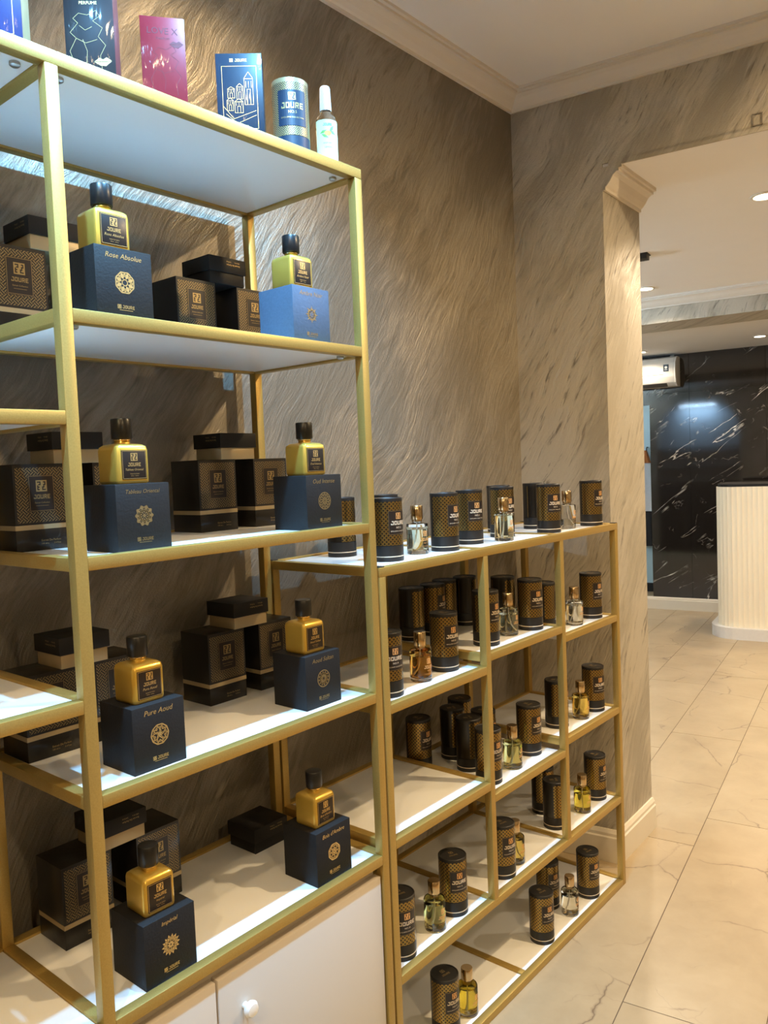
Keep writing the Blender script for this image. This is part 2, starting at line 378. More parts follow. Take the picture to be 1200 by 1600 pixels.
class G2:
    def __init__(s): s.v = []; s.f = []
    def poly(s, pts):
        o = len(s.v); s.v += list(pts); s.f.append(tuple(range(o, o+len(pts)))); return s
    def rect(s, x0, y0, x1, y1): return s.poly([(x0,y0),(x1,y0),(x1,y1),(x0,y1)])
    def frame(s, x0, y0, x1, y1, t):
        s.rect(x0,y0,x1,y0+t); s.rect(x0,y1-t,x1,y1); s.rect(x0,y0,x0+t,y1); return s.rect(x1-t,y0,x1,y1)
    def seg(s, x0, y0, x1, y1, w_):
        d = math.hypot(x1-x0, y1-y0) or 1e-9; nx, ny = -(y1-y0)/d*w_/2, (x1-x0)/d*w_/2
        return s.poly([(x0-nx,y0-ny),(x1-nx,y1-ny),(x1+nx,y1+ny),(x0+nx,y0+ny)])
    def path(s, pts, w_, close=False):
        for a, b_ in zip(pts, pts[1:]+([pts[0]] if close else [])): s.seg(*a, *b_, w_)
        return s
    def text(s, t, cx, cy, h=None, wd=None, shear=0.0, flip=False):
        vs, fs, W, H = text2d(t, shear)
        k = min((wd/W) if wd else 1e9, (h/H) if h else 1e9)
        if flip: k = -k
        o = len(s.v); s.v += [(cx+x*k, cy+y*k) for x, y in vs]; s.f += [tuple(i+o for i in f) for f in fs]; return s
    def emblem(s, cx, cy, size):
        q = size/9
        for r, row in enumerate(EMB):
            c = 0
            while c < 9:
                if row[c] == '1':
                    e = c
                    while e < 9 and row[e] == '1': e += 1
                    s.rect(cx-size/2+c*q, cy+size/2-(r+1)*q, cx-size/2+e*q, cy+size/2-r*q); c = e
                else: c += 1
        return s
    def joure(s, cx, cy, wd, ht):
        q = wd/24.2; x = cx-wd/2; ky = ht/5
        for ch in 'JOURE':
            for a, b_, c, d in GLY[ch]: s.rect(x+a*q, cy-ht/2+b_*ky, x+c*q, cy-ht/2+d*ky)
            if ch == 'R': s.poly([(x+1.9*q, cy-ht/2+2*ky), (x+3*q, cy-ht/2+2*ky), (x+4.1*q, cy-ht/2), (x+2.9*q, cy-ht/2)])
            x += 5.05*q
        return s
    def flat(s, name, mat, O, U, V, th=0.0002):
        O, U, V = Vector(O), Vector(U), Vector(V); Nn = U.cross(V).normalized()
        mb = MB(); mb.add([O+U*x+V*y+Nn*th for x, y in s.v], s.f)
        return mb.mesh(name, mat, fix=False)
    def curved(s, name, mat, R, zc, th=0.0002, sub=0.004):
        """wraps onto a cylinder about z, centred on the -y side"""
        bm = bmesh.new(); vv = [bm.verts.new((x, y, 0)) for x, y in s.v]
        for f in s.f:
            try: bm.faces.new([vv[i] for i in f])
            except ValueError: pass
        xs = [x for x, y in s.v]; lo, hi = min(xs), max(xs); k = lo+sub
        while k < hi:
            bmesh.ops.bisect_plane(bm, geom=bm.verts[:]+bm.edges[:]+bm.faces[:], plane_co=(k, 0, 0), plane_no=(1, 0, 0)); k += sub
        for v in bm.verts:
            a = v.co.x/R; y = v.co.y
            v.co = ((R+th)*math.sin(a), -(R+th)*math.cos(a), zc+y)
        me = bpy.data.meshes.new(name); bm.to_mesh(me); bm.free(); me.materials.append(MT[mat]); return me
UX, UZ = (1, 0, 0), (0, 0, 1)

# ------------------------------------------------------------------ setting
BA = math.radians(8.4); E1 = Vector((math.cos(BA), math.sin(BA))); E2 = Vector((-math.sin(BA), math.cos(BA)))
def bp(u, v): q = E1*u+E2*v; return (q.x, q.y)
WY = 1.465
CN = Vector((2.51, WY)); PC = Vector((2.5555, 1.1531)); RV = Vector((2.886, 1.165))
uPC = PC.dot(E1); vPC = PC.dot(E2); uRV = RV.dot(E1)
MU = Vector((7.2, 2.5)).dot(E1)            # black marble wall
XB, YR = -2.6, -2.3                        # back and right walls of the near room
def struct(name, mb, mat, parent=None, bevel=0):
    o = obj(name, mb.mesh(name, mat, bevel=bevel), parent)
    if parent is None: o['kind'] = 'structure'
    return o
fl = struct('floor', MB().prism([bp(-3.2, -3.0), bp(9.4, -3.0), bp(9.4, 4.2), bp(-3.2, 4.2)], -0.08, -0.0012), 'grout')
TW, TL = 0.328, 1.2
tme = MB().box(-TL/2+0.0013, TL/2-0.0013, -TW/2+0.0013, TW/2-0.0013, -0.01, 0).mesh('tile', 'tile')
v0, u0 = 0.2357, 1.985
for r in range(-8, 11):
    vc = v0+(r+0.5)*TW
    if vc < -2.4 or vc > 3.9: continue
    st = (u0-0.253*r) % TL
    for k in range(-3, 8):
        uc = st+(k+0.5)*TL
        x, y = bp(uc, vc)
        if uc < -2.6 or uc > 8.6: continue
        if uc < 2.0 and vc > 1.75 - 0.14*uc: continue
        obj('tile', tme, fl, (x, y, 0), BA)
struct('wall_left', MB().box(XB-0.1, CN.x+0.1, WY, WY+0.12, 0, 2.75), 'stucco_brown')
far_pts = [tuple(CN), tuple(PC), tuple(RV), bp(uRV, 1.15), bp(uRV-0.1, 1.15), tuple(CN+Vector((0.1, 0.12)))]
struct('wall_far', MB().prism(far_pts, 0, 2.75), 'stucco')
OPR = -1.1                                  # right side of the opening (v)
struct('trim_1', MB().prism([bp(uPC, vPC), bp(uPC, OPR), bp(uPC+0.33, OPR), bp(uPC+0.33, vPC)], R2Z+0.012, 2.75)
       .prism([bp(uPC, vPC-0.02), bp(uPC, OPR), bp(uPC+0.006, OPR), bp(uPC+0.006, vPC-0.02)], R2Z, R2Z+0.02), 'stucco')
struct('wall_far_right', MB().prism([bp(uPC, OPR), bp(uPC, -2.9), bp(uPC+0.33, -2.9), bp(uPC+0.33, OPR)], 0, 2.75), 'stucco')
struct('wall_right', MB().box(XB-0.1, 3.1, YR-0.12, YR, 0, 2.75), 'stucco')
struct('wall_back', MB().box(XB-0.12, XB, YR, WY, 0, 2.75), 'stucco')
struct('ceiling', MB().prism([(XB, YR), (2.99, YR), (CN.x+0.06, WY), (XB, WY)], R1Z, R1Z+0.08), 'ceiling')
BU0, BU1 = Vector((4.916, 1.587)).dot(E1), Vector((4.916, 1.587)).dot(E1)+0.36
struct('ceiling_second', MB().prism([bp(uPC+0.006, -2.7), bp(BU0+0.02, -2.7), bp(BU0+0.02, 4.0), bp(uPC+0.006, 4.0)], R2Z, R2Z+0.012), 'ceiling2')
struct('ceiling_third', MB().prism([bp(BU1-0.02, -2.7), bp(MU+0.05, -2.7), bp(MU+0.05, 4.0), bp(BU1-0.02, 4.0)], R3Z, R3Z+0.05), 'ceiling2')
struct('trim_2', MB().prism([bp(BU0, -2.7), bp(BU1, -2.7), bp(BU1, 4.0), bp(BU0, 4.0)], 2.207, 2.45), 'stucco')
struct('wall_second_right', MB().prism([bp(uPC+0.2, -2.7), bp(9.2, -2.7), bp(9.2, -2.8), bp(uPC+0.2, -2.8)], 0, 2.5), 'stucco')
struct('wall_second_left', MB().prism([bp(uRV-0.1, 4.0), bp(9.2, 4.0), bp(9.2, 4.1), bp(uRV-0.1, 4.1)], 0, 2.5), 'stucco')
# cornices: profile (distance from wall, drop below ceiling)
PROF = [(0.0, 0.062), (0.008, 0.062), (0.008, 0.054), (0.014, 0.050), (0.024, 0.040), (0.034, 0.026), (0.046, 0.018), (0.054, 0.018), (0.054, 0.010), (0.064, 0.010), (0.064, 0.0), (0.0, 0.0)]
def sweep(name, path, prof, zc, mat, sgn=1):
    """path: plan points; room lies to the right of travel when sgn=1; mitred corners"""
    P = [Vector(p) for p in path]; mb = MB(); rows = []
    for i, p in enumerate(P):
        ds = []
        if i > 0: ds.append((P[i]-P[i-1]).normalized())
        if i < len(P)-1: ds.append((P[i+1]-P[i]).normalized())
        ns = [Vector((d.y, -d.x))*sgn for d in ds]
        if len(ns) == 2:
            n = (ns[0]+ns[1]); n = n/(n.dot(ns[0]))
        else: n = ns[0]
        rows.append([(p.x+n.x*a, p.y+n.y*a, zc-b_) for a, b_ in prof])
    m = len(prof); vs = [q for r in rows for q in r]; fs = []
    for i in range(len(rows)-1):
        for k in range(m): fs.append((i*m+k, i*m+(k+1) % m, (i+1)*m+(k+1) % m, (i+1)*m+k))
    fs.append(tuple(range(m))); fs.append(tuple((len(rows)-1)*m+k for k in range(m-1, -1, -1)))
    mb.add(vs, fs); o = obj(name, mb.mesh(name, mat), None, kind='structure'); return o
PROF1 = [(a*1.05, b_*0.90) for a, b_ in PROF]
sweep('trim_3', [(XB, WY), tuple(CN), tuple(Vector(bp(uPC, -2.6)))], PROF1, R1Z, 'cornice')
dv = (RV-PC).normalized()
sweep('trim_4', [tuple(PC+dv*0.003), tuple(RV)], [(a*1.0, b_*1.18) for a, b_ in PROF], R2Z, 'cornice')
sweep('trim_8', [tuple(PC-dv*0.001), tuple(PC+dv*0.003)], [(a*1.0+(0.001 if a > 0 else 0), b_*1.18) for a, b_ in PROF], R2Z, 'stucco')
sweep('trim_5', [bp(BU0, 3.9), bp(BU0, -2.6)], [(a*1.2, b_*0.95) for a, b_ in PROF], R2Z, 'cornice')
SK = [(0.0, 0.0), (0.016, 0.0), (0.016, -0.075), (0.012, -0.079), (0.012, -0.088), (0.006, -0.098), (0.0, -0.098)]
SK = [(a, b_*1.15) for a, b_ in SK]
sweep('baseboard_left', [(XB, WY), tuple(CN), tuple(PC), tuple(RV)], SK, 0.0, 'base')
sweep('baseboard_far', [bp(MU, 2.0), bp(MU, -2.6)], SK, 0.0, 'base')
# small square patch in the stucco of the lintel
pm = MB()
for va, vb, za, zb_ in ((0.285, 0.313, 2.374, 2.377), (0.285, 0.313, 2.407, 2.410), (0.285, 0.288, 2.374, 2.410), (0.310, 0.313, 2.374, 2.410)):
    pm.prism([bp(uPC-0.003, vb), bp(uPC-0.003, va), bp(uPC+0.01, va), bp(uPC+0.01, vb)], za, zb_)
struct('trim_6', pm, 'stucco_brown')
# black marble wall made of polished panels with narrow joints
mw = obj('wall_marble', MB().prism([bp(MU+0.03, 1.75), bp(MU+0.03, -2.7), bp(MU+0.12, -2.7), bp(MU+0.12, 1.75)], 0, R3Z).mesh('wall_marble', 'black_card'), None, kind='structure')
Vm = lambda x, y: Vector((x, y)).dot(E2)
vl = Vm(7.152, 2.83)
cuts = [vl, vl-0.345, vl-0.96, vl-1.6, vl-2.3, vl-3.0, vl-3.7, vl-4.4]
for (za, zb_) in ((0.0, 1.955), (1.955, R3Z)):
    for a, b_ in zip(cuts, cuts[1:]):
        obj('panel', MB().prism([bp(MU, a-0.001), bp(MU, b_+0.001), bp(MU+0.03, b_+0.001), bp(MU+0.03, a-0.001)], za+0.001, zb_-0.001).mesh('panel', 'marble'), mw)
# header above the doorway + the pale lit passage behind it
struct('trim_7', MB().prism([bp(MU, 3.9), bp(MU, vl), bp(MU+0.1, vl), bp(MU+0.1, 3.9)], 1.86, R3Z), 'marble')
struct('wall_passage', MB().prism([bp(MU+0.95, 4.0), bp(MU+0.95, 1.2), bp(MU+1.05, 1.2), bp(MU+1.05, 4.0)], 0, 2.4), 'pale_blue')
struct('ceiling_passage', MB().prism([bp(MU+0.1, 1.2), bp(MU+1.05, 1.2), bp(MU+1.05, 4.0), bp(MU+0.1, 4.0)], 2.4, 2.45), 'ceiling2')
struct('baseboard_passage', MB().prism([bp(MU+0.938, 4.0), bp(MU+0.938, 1.2), bp(MU+0.95, 1.2), bp(MU+0.95, 4.0)], 0.0, 0.09), 'black_card')
# arched display niche on the second room's rear wall (seen mirrored in the marble)
v1_, v2_ = 1.6, 2.70; zc_ = 1.72; R_ = (v2_-v1_)/2
arc = [(v2_, 0.0), (v2_, zc_)]+[((v1_+v2_)/2+R_*math.cos(math.pi*k/16), zc_+R_*0.85*math.sin(math.pi*k/16)) for k in range(1, 16)]+[(v1_, zc_), (v1_, 0.0)]
outl = [(v1_, 0.0)]+[(0.80, 0.0), (0.80, 2.355), (3.98, 2.355), (3.98, 0.0)]
mb = MB(); uu = uRV-0.004
ring = outl+arc
vs = [(*bp(uu, v), z) for v, z in ring]+[(*bp(uu-0.2, v), z) for v, z in ring]
n_ = len(ring); mb.add(vs, [tuple(range(n_)), tuple(range(2*n_-1, n_-1, -1))]+[(i, (i+1) % n_, n_+(i+1) % n_, n_+i) for i in range(n_)])
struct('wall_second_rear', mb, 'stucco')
struct('wall_niche', MB().prism([bp(uRV-0.24, 4.0), bp(uRV-0.24, 1.3), bp(uRV-0.18, 1.3), bp(uRV-0.18, 4.0)], 0, 2.5), 'niche')
nch = thing('niche_cabinet', 'dark cabinet with shelves inside the arched niche reflected in black marble', 'cabinet', (*bp(uRV-0.07, (v1_+v2_)/2), 0), BA)
hw = R_-0.004
obj('body', MB().box(-0.10, 0.07, -hw, hw, 0.0, 1.02).mesh('body', 'brown_panel', bevel=0.003), nch)
for k in (-1, 0, 1): obj('door', MB().box(0.07, 0.085, k*hw*0.66-hw*0.3, k*hw*0.66+hw*0.3, 0.08, 0.95).mesh('door', 'black_card', bevel=0.003), nch)
for z in (1.22, 1.50): obj('shelf', MB().box(-0.10, 0.06, -hw, hw, z-0.02, z).mesh('shelf', 'brown_panel', bevel=0.002), nch)

# ------------------------------------------------------------------ lamps
def downlight(x, y, z, watts, col, ang, label):
    t = thing('ceiling_downlight', label, 'ceiling light', (x, y, z), 0, 'ceiling downlights')
    mb = MB().lathe([(0.0, 0.0), (0.052, 0.0), (0.052, -0.004), (0.048, -0.006), (0.040, -0.006), (0.040, -0.002), (0.0, -0.002)], 28)
    obj('trim_ring', mb.mesh('trim_ring', 'white_plastic'), t)
    obj('diffuser', MB().lathe([(0.0, -0.0045), (0.030, -0.0045), (0.0395, -0.0035), (0.0395, -0.0022)], 28).mesh('diffuser', 'lamp_on'), t)
    d = bpy.data.lights.new('bulb', 'SPOT'); d.energy = watts; d.color = col; d.spot_size = math.radians(ang); d.spot_blend = 0.7; d.shadow_soft_size = 0.035
    lo = bpy.data.objects.new('bulb', d); C.objects.link(lo); lo.parent = t; lo.location = (0, 0, -0.012)
for a in DOWN: downlight(*a)
tr = thing('track_light', 'black ceiling track with cool spot heads along the shelf front', 'track light', (0.85, TRACK_Y, TRACK_Z))
obj('rail', MB().box(-0.75, 0.75, -0.012, 0.012, 0.05, 0.075).mesh('rail', 'black_metal', bevel=0.002), tr)
for x in (-0.6, 0.6): obj('rod', MB().lathe([(0.0, 0.07), (0.005, 0.07), (0.005, R1Z-TRACK_Z), (0, R1Z-TRACK_Z)], 10, x).mesh('rod', 'black_metal'), tr)
for x, wt in SPOTS:
    h = obj('spot_head', MB().lathe([(0.0, 0.05), (0.022, 0.05), (0.026, 0.0), (0.023, 0.0), (0.021, 0.02), (0.0, 0.02)], 20).mesh('spot_head', 'black_metal'), tr, (x-0.85, 0, 0)); h.rotation_euler[0] = math.radians(20)
    obj('lens', MB().lathe([(0.0, 0.012), (0.0205, 0.012), (0.0205, 0.015), (0.0, 0.015)], 20).mesh('lens', 'lamp_cool'), h)
    d = bpy.data.lights.new('cool_bulb', 'SPOT'); d.energy = wt; d.color = COOL; d.spot_size = math.radians(104); d.spot_blend = 1.0; d.shadow_soft_size = 0.018
    lo = bpy.data.objects.new('cool_bulb', d); C.objects.link(lo); lo.parent = h; lo.location = (0, 0, -0.001)
# niche strip lamp and passage lamp
nl = thing('niche_lamp', 'cool strip lamp tucked under the crown of the arched niche', 'lamp', (*bp(uRV-0.06, (v1_+v2_)/2), 2.10), BA)
obj('housing', MB().box(-0.02, 0.02, -0.25, 0.25, 0.0, 0.02).mesh('housing', 'white_plastic', bevel=0.002), nl)
obj('diffuser', MB().box(-0.015, 0.015, -0.24, 0.24, -0.008, 0.0).mesh('diffuser', 'lamp_cool'), nl)
d = bpy.data.lights.new('tube', 'AREA'); d.shape = 'RECTANGLE'; d.size = 0.03; d.size_y = 0.48; d.energy = 20; d.color = (0.45, 0.72, 1.0)
lo = bpy.data.objects.new('tube', d); C.objects.link(lo); lo.parent = nl; lo.location = (0, 0, -0.012)
fill = thing('added_fill_light', 'added cool fill light on the rear wall of the second room', 'added fill light', (*bp(uRV-0.002, 3.3), 1.86), BA)  # added cool fill, out of view behind the pier, to lift the second ceiling
obj('housing', MB().box(0.0, 0.06, -0.16, 0.16, 0.0, 0.05).mesh('housing', 'white_plastic', bevel=0.004), fill)
obj('diffuser', MB().box(0.006, 0.054, -0.15, 0.15, 0.05, 0.054).mesh('diffuser', 'lamp_cool'), fill)
d = bpy.data.lights.new('tube', 'AREA'); d.shape = 'RECTANGLE'; d.size = 0.05; d.size_y = 0.30; d.energy = 130; d.color = (0.62, 0.84, 1.0)
lo = bpy.data.objects.new('tube', d); C.objects.link(lo); lo.parent = fill; lo.location = (0.035, 0, 0.062); lo.rotation_euler[1] = math.radians(-150)
pl = thing('passage_lamp', 'cool ceiling lamp in the pale blue passage behind the marble wall', 'ceiling light', (*bp(MU+0.5, 2.6), 2.4))
obj('housing', MB().lathe([(0, 0), (0.11, 0), (0.11, -0.03), (0.10, -0.04), (0, -0.04)], 24).mesh('housing', 'white_plastic'), pl)
d = bpy.data.lights.new('bulb', 'POINT'); d.energy = 16; d.color = (0.85, 0.95, 1.0); d.shadow_soft_size = 0.05
lo = bpy.data.objects.new('bulb', d); C.objects.link(lo); lo.parent = pl; lo.location = (0, 0, -0.12)

# ------------------------------------------------------------------ shelf units
T = 0.020; YF, YB = 1.077, 1.425
XE, XM, XR = -0.055, 0.6063, 1.2492
Z1, Z2, Z3, Z4, Z5 = 2.0004, 1.6444, 1.2857, 0.9312, 0.5855
ZL1, ZL2 = 1.498, 1.0787
def bar(x0, x1, y0, y1, z0, z1, parent, name='rail', mat='gold_paint'):
    cx, cy, cz = (x0+x1)/2, (y0+y1)/2, (z0+z1)/2
    me = MB().box(x0-cx, x1-cx, y0-cy, y1-cy, z0-cz, z1-cz).mesh(name, mat, bevel=0.0012, seg=2)
    return obj(name, me, parent, (cx-parent.location.x, cy-parent.location.y, cz-parent.location.z))
def posts(xs, z0, z1, parent):
    for x in xs:
        for y in (YF, YB-T): bar(x, x+T, y, y+T, z0, z1, parent, 'post')
def level(xa, xb, z, parent, panel=True, name='shelf_panel'):
    """rails along x between inner faces xa..xb, front and rear, panel between"""
    for y in (YF, YB-T): bar(xa, xb, y, y+T, z-T, z, parent, 'rail')
    if panel: bar(xa+0.0005, xb-0.0005, YF+T+0.0005, YB-T-0.0005, z-0.016, z-0.0035, parent, name, 'panel')
def cross(x, z, parent): bar(x, x+T, YF+T, YB-T, z-T, z, parent, 'side_rail')
tall = thing('display_shelf', 'tall gold-framed display shelf with white panels and cabinet doors', 'shelf', (0.6, 1.25, 0))
posts([XE, XM-T, XR-T], 0.0, Z1-T, tall)
for y in (YF, YB-T): bar(XE, XR, y, y+T, Z1-T, Z1, tall, 'rail')
for a, b_ in ((XE+T, XM-T), (XM, XR-T)):
    bar(a+0.0005, b_-0.0005, YF+T+0.0005, YB-T-0.0005, Z1-0.016, Z1-0.0035, tall, 'shelf_panel', 'panel')
for x in (XE, XM-T, XR-T): cross(x, Z1, tall)
for z in (Z2, Z3, Z4, Z5):
    level(XM, XR-T, z, tall); cross(XM-T, z, tall); cross(XR-T, z, tall)
for z in (ZL1, ZL2, Z5):
    level(XE+T, XM-T, z, tall); cross(XE, z, tall)
    if z != Z5: cross(XM-T, z, tall)
# shelf support screws under the corners
sm = MB().lathe([(0, 0), (0.0075, 0), (0.0075, -0.004), (0.005, -0.006), (0, -0.006)], 14).mesh('screw', 'screw')
for z in (Z1, Z2, Z3, Z4):
    for x in (XM+0.022, XR-T-0.022, XM-T-0.022):
        if x < XM-T and z != Z1: continue
        obj('screw', sm, tall, (x-0.6, YF+T+0.02-1.25, z-0.0165))
# cabinet under the shelf
for a, b_ in ((XM+0.003, XR-T-0.003), (XE+T+0.003, XM-T-0.003)):
    bar(a, b_, YF+0.026, YB-T-0.002, 0.03, Z5-T-0.002, tall, 'cabinet_body', 'cab')
for a, b_ in ((XM+0.004, 0.7935), (0.7985, XR-T-0.003), (0.29, XM-T-0.004), (XE+T+0.004, 0.285)):
    dd = bar(a, b_, YF+0.006, YF+0.0245, 0.035, 0.541, tall, 'door', 'cab')
    if b_-a > 0.25 and a > 0.5:
        kn = MB().lathe([(0.0, 0.0), (0.006, 0.0), (0.006, 0.008), (0.0135, 0.013), (0.0145, 0.018), (0.011, 0.024), (0.0, 0.026)], 20)
        kn.v = [(x, -z, y) for x, y, z in kn.v]
        obj('knob', kn.mesh('knob', 'knob'), dd, (0.853-(a+b_)/2, -0.0093, 0.469-0.288))
X0, X1, X2, X3 = 1.2552, 1.6603, 2.0576, 2.4381
ZT, ZA1, ZB1, ZC1, ZA2, ZB2, ZC2, ZR3, ZD = 1.1899, 0.895, 0.9252, 0.8952, 0.6011, 0.5641, 0.5946, 0.2984, 0.020
low = thing('cubby_shelf', 'low gold-framed cubby shelf with staggered white shelves beside the pier', 'shelf', (1.85, 1.25, 0))
posts([X0, X3-T], 0.0, ZT-T, low)
posts([X1-T/2, X2-T/2], ZR3, ZT-T, low)
for y in (YF, YB-T): bar(X0, X3, y, y+T, ZT-T, ZT, low, 'rail')
bar(X0+T+0.0005, 1.86, YF+T+0.0005, YB-T-0.0005, ZT-0.016, ZT-0.003, low, 'shelf_panel', 'panel')
bar(1.8615, X3-T-0.0005, YF+T+0.0005, YB-T-0.0005, ZT-0.016, ZT-0.003, low, 'shelf_panel', 'panel')
for x in (X0, X3-T, X1-T/2, X2-T/2): cross(x, ZT, low)
cells = {'A': (X0+T, X1-T/2), 'B': (X1+T/2, X2-T/2), 'C': (X2+T/2, X3-T)}
for k, zs in {'A': (ZA1, ZA2), 'B': (ZB1, ZB2), 'C': (ZC1, ZC2)}.items():
    a, b_ = cells[k]
    for z in zs: level(a, b_, z, low)
for z in (ZA1, ZA2): cross(X0, z, low)
for z in (ZA1, ZA2): cross(X1-T/2, z-0.0, low)
for z in (ZB1, ZB2): cross(X1-T/2, z, low) if abs(z-ZB1) < 1e-6 else bar(X1-T/2, X1+T/2, YF+T, YB-T, z-T, ZA2-T, low, 'side_rail')
bar(X2-T/2, X2+T/2, YF+T, YB-T, ZB1-T, ZB1, low, 'side_rail')
bar(X2-T/2, X2+T/2, YF+T, YB-T, ZC2-T, ZC2, low, 'side_rail')
for z in (ZC1, ZC2): cross(X3-T, z, low)
for y in (YF, YB-T):
    bar(X0+T, X3-T, y, y+T, ZR3-T, ZR3, low, 'rail'); bar(X0+T, X3-T, y, y+T, ZD-T+0.0005, ZD, low, 'rail')
for x in (X0, X1-T/2, X2-T/2, X3-T): cross(x, ZR3, low)
for x in (X0, 1.80, X3-T): bar(x, x+T, YF+T, YB-T, 0.0005, ZD, low, 'side_rail')
for a, b_ in cells.values(): bar(a+0.0005, b_-0.0005, YF+T+0.0005, YB-T-0.0005, ZR3-0.016, ZR3-0.0035, low, 'shelf_panel', 'panel')
for a, b_ in ((X0+T, 1.80), (1.82, X3-T)): bar(a+0.0005, b_-0.0005, YF+T+0.0005, YB-T-0.0005, 0.003, ZD-0.0035, low, 'shelf_panel', 'panel')
for x in (X0, X3-T):
    for y in (YF, YB-T): bar(x+0.001, x+T-0.001, y+0.001, y+T-0.001, ZT, ZT+0.0022, low, 'post_plug', 'plug')

# ------------------------------------------------------------------ presentation cubes and gold flacons
def medallion(kind, R):
    g = G2(); t = R*0.09
    P = lambda r, a: (r*math.cos(a), r*math.sin(a))
    def poly(n, r, rot=0, w_=t): g.path([P(r, rot+2*math.pi*k/n) for k in range(n)], w_, True)
    def star(n, r1, r2, rot=0, w_=t): g.path([P(r1 if k % 2 == 0 else r2, rot+math.pi*k/n) for k in range(2*n)], w_, True)
    def petals(n, r1, r2, wd, rot=0):
        for k in range(n):
            a = rot+2*math.pi*k/n; rm = (r1+r2)/2
            g.poly([P(r1, a), P(math.hypot(rm, wd), a-math.atan2(wd, rm)), P(r2, a), P(math.hypot(rm, wd), a+math.atan2(wd, rm))])
    e = math.pi/8
    if kind == 'octagon': poly(8, R, e, t*1.3); petals(8, R*0.34, R*0.95, R*0.25, e); petals(8, R*0.5, R*0.95, R*0.13, 0); poly(16, R*0.28)
    elif kind == 'star': 
        star(10, R, R*0.78, 0, t*1.2); petals(10, R*0.5, R*0.95, R*0.14); petals(10, R*0.2, R*0.72, R*0.11, math.pi/10); poly(20, R*0.5); petals(6, 0, R*0.25, R*0.06)
    elif kind == 'lace': poly(24, R, 0, t); star(12, R*0.95, R*0.55, 0, t*0.8); star(12, R*0.6, R*0.25, 0.2, t*0.8); petals(8, R*0.05, R*0.3, R*0.06); petals(12, R*0.62, R*0.93, R*0.05, math.pi/12)
    elif kind == 'decagon': poly(10, R, 0, t*1.3); star(10, R*0.92, R*0.52, 0, t*1.2); star(5, R*0.55, R*0.24, 0.2); petals(5, 0.0, R*0.42, R*0.12, 0.5); poly(10, R*0.75, 0.3, t*0.8)
    elif kind == 'round': poly(28, R, 0, t*1.2); petals(12, R*0.1, R*0.9, R*0.10); star(12, R*0.88, R*0.5, 0.13, t*0.9); poly(20, R*0.55, 0, t*0.8)
    elif kind == 'sun': petals(14, R*0.62, R*1.05, R*0.11); petals(14, R*0.42, R*0.85, R*0.10, math.pi/14); star(14, R*0.72, R*0.4, 0, t); petals(8, 0.05*R, R*0.42, R*0.1)
    elif kind == 'octalace': poly(8, R, e, t*1.5); star(8, R*0.9, R*0.6, e, t*1.1); star(8, R*0.62, R*0.3, 0, t*1.1); petals(8, R*0.05, R*0.32, R*0.08); poly(8, R*0.78, 0, t)
    else: petals(8, R*0.1, R, R*0.12); star(8, R*0.75, R*0.35, e, t)
    return g
CW, CD, CH = 0.098, 0.094, 0.107
cube_me = MB().box(-CW/2, CW/2, -CD/2, CD/2, 0, CH)
cube_navy = cube_me.mesh('box', 'navy', bevel=0.0012); cube_blue = cube_me.mesh('box', 'blue', bevel=0.0012)
def rounded_sq(w_, d_, r, n=5):
    pts = []
    for cx, cy, a0 in ((w_/2-r, d_/2-r, 0), (-w_/2+r, d_/2-r, 90), (-w_/2+r, -d_/2+r, 180), (w_/2-r, -d_/2+r, 270)):
        for k in range(n+1):
            a = math.radians(a0+90*k/n); pts.append((cx+r*math.cos(a), cy+r*math.sin(a)))
    return pts
def loft(rings):
    mb = MB(); n = len(rings[0]); vs = [p for r in rings for p in r]; fs = [tuple(range(n-1, -1, -1))]
    for i in range(len(rings)-1):
        for k in range(n): fs.append((i*n+k, i*n+(k+1) % n, (i+1)*n+(k+1) % n, (i+1)*n+k))
    fs.append(tuple((len(rings)-1)*n+k for k in range(n))); return mb.add(vs, fs, True)
BW = 0.059
rr = [(0.0, -0.003), (0.0025, -0.0006), (0.006, 0), (0.054, 0), (0.0595, -0.0018), (0.0630, -0.0065), (0.0645, -0.0130)]
rings = []
for z, ins in rr: rings.append([(x, y, z) for x, y in rounded_sq(BW+2*ins, BW+2*ins, 0.0075+max(ins, -0.003))])
rings.append([(0.0125*math.cos(math.atan2(y, x)), 0.0125*math.sin(math.atan2(y, x)), 0.0655) for x, y in rounded_sq(BW, BW, 0.0075)])
rings.append([(0.0115*math.cos(math.atan2(y, x)), 0.0115*math.sin(math.atan2(y, x)), 0.070) for x, y in rounded_sq(BW, BW, 0.0075)])
flacon_body = loft(rings).mesh('body', 'gold_glass')
flacon_ring = MB().lathe([(0.0, 0.0695), (0.0135, 0.0695), (0.0140, 0.0705), (0.0135, 0.0725), (0.0, 0.0725)], 28).mesh('collar', 'chrome_gold')
flacon_cap = MB().lathe([(0.0, 0.0727), (0.0160, 0.0727), (0.0166, 0.0735), (0.0166, 0.1035), (0.0158, 0.1048), (0.0140, 0.1053), (0.0, 0.1053)], 32).mesh('cap', 'cap_black')
lw, lz0, lz1 = 0.0225, 0.007, 0.053
flacon_label = MB().box(-lw, lw, -BW/2-0.0008, -BW/2+0.0002, lz0, lz1).mesh('label', 'label_black', bevel=0.0003)
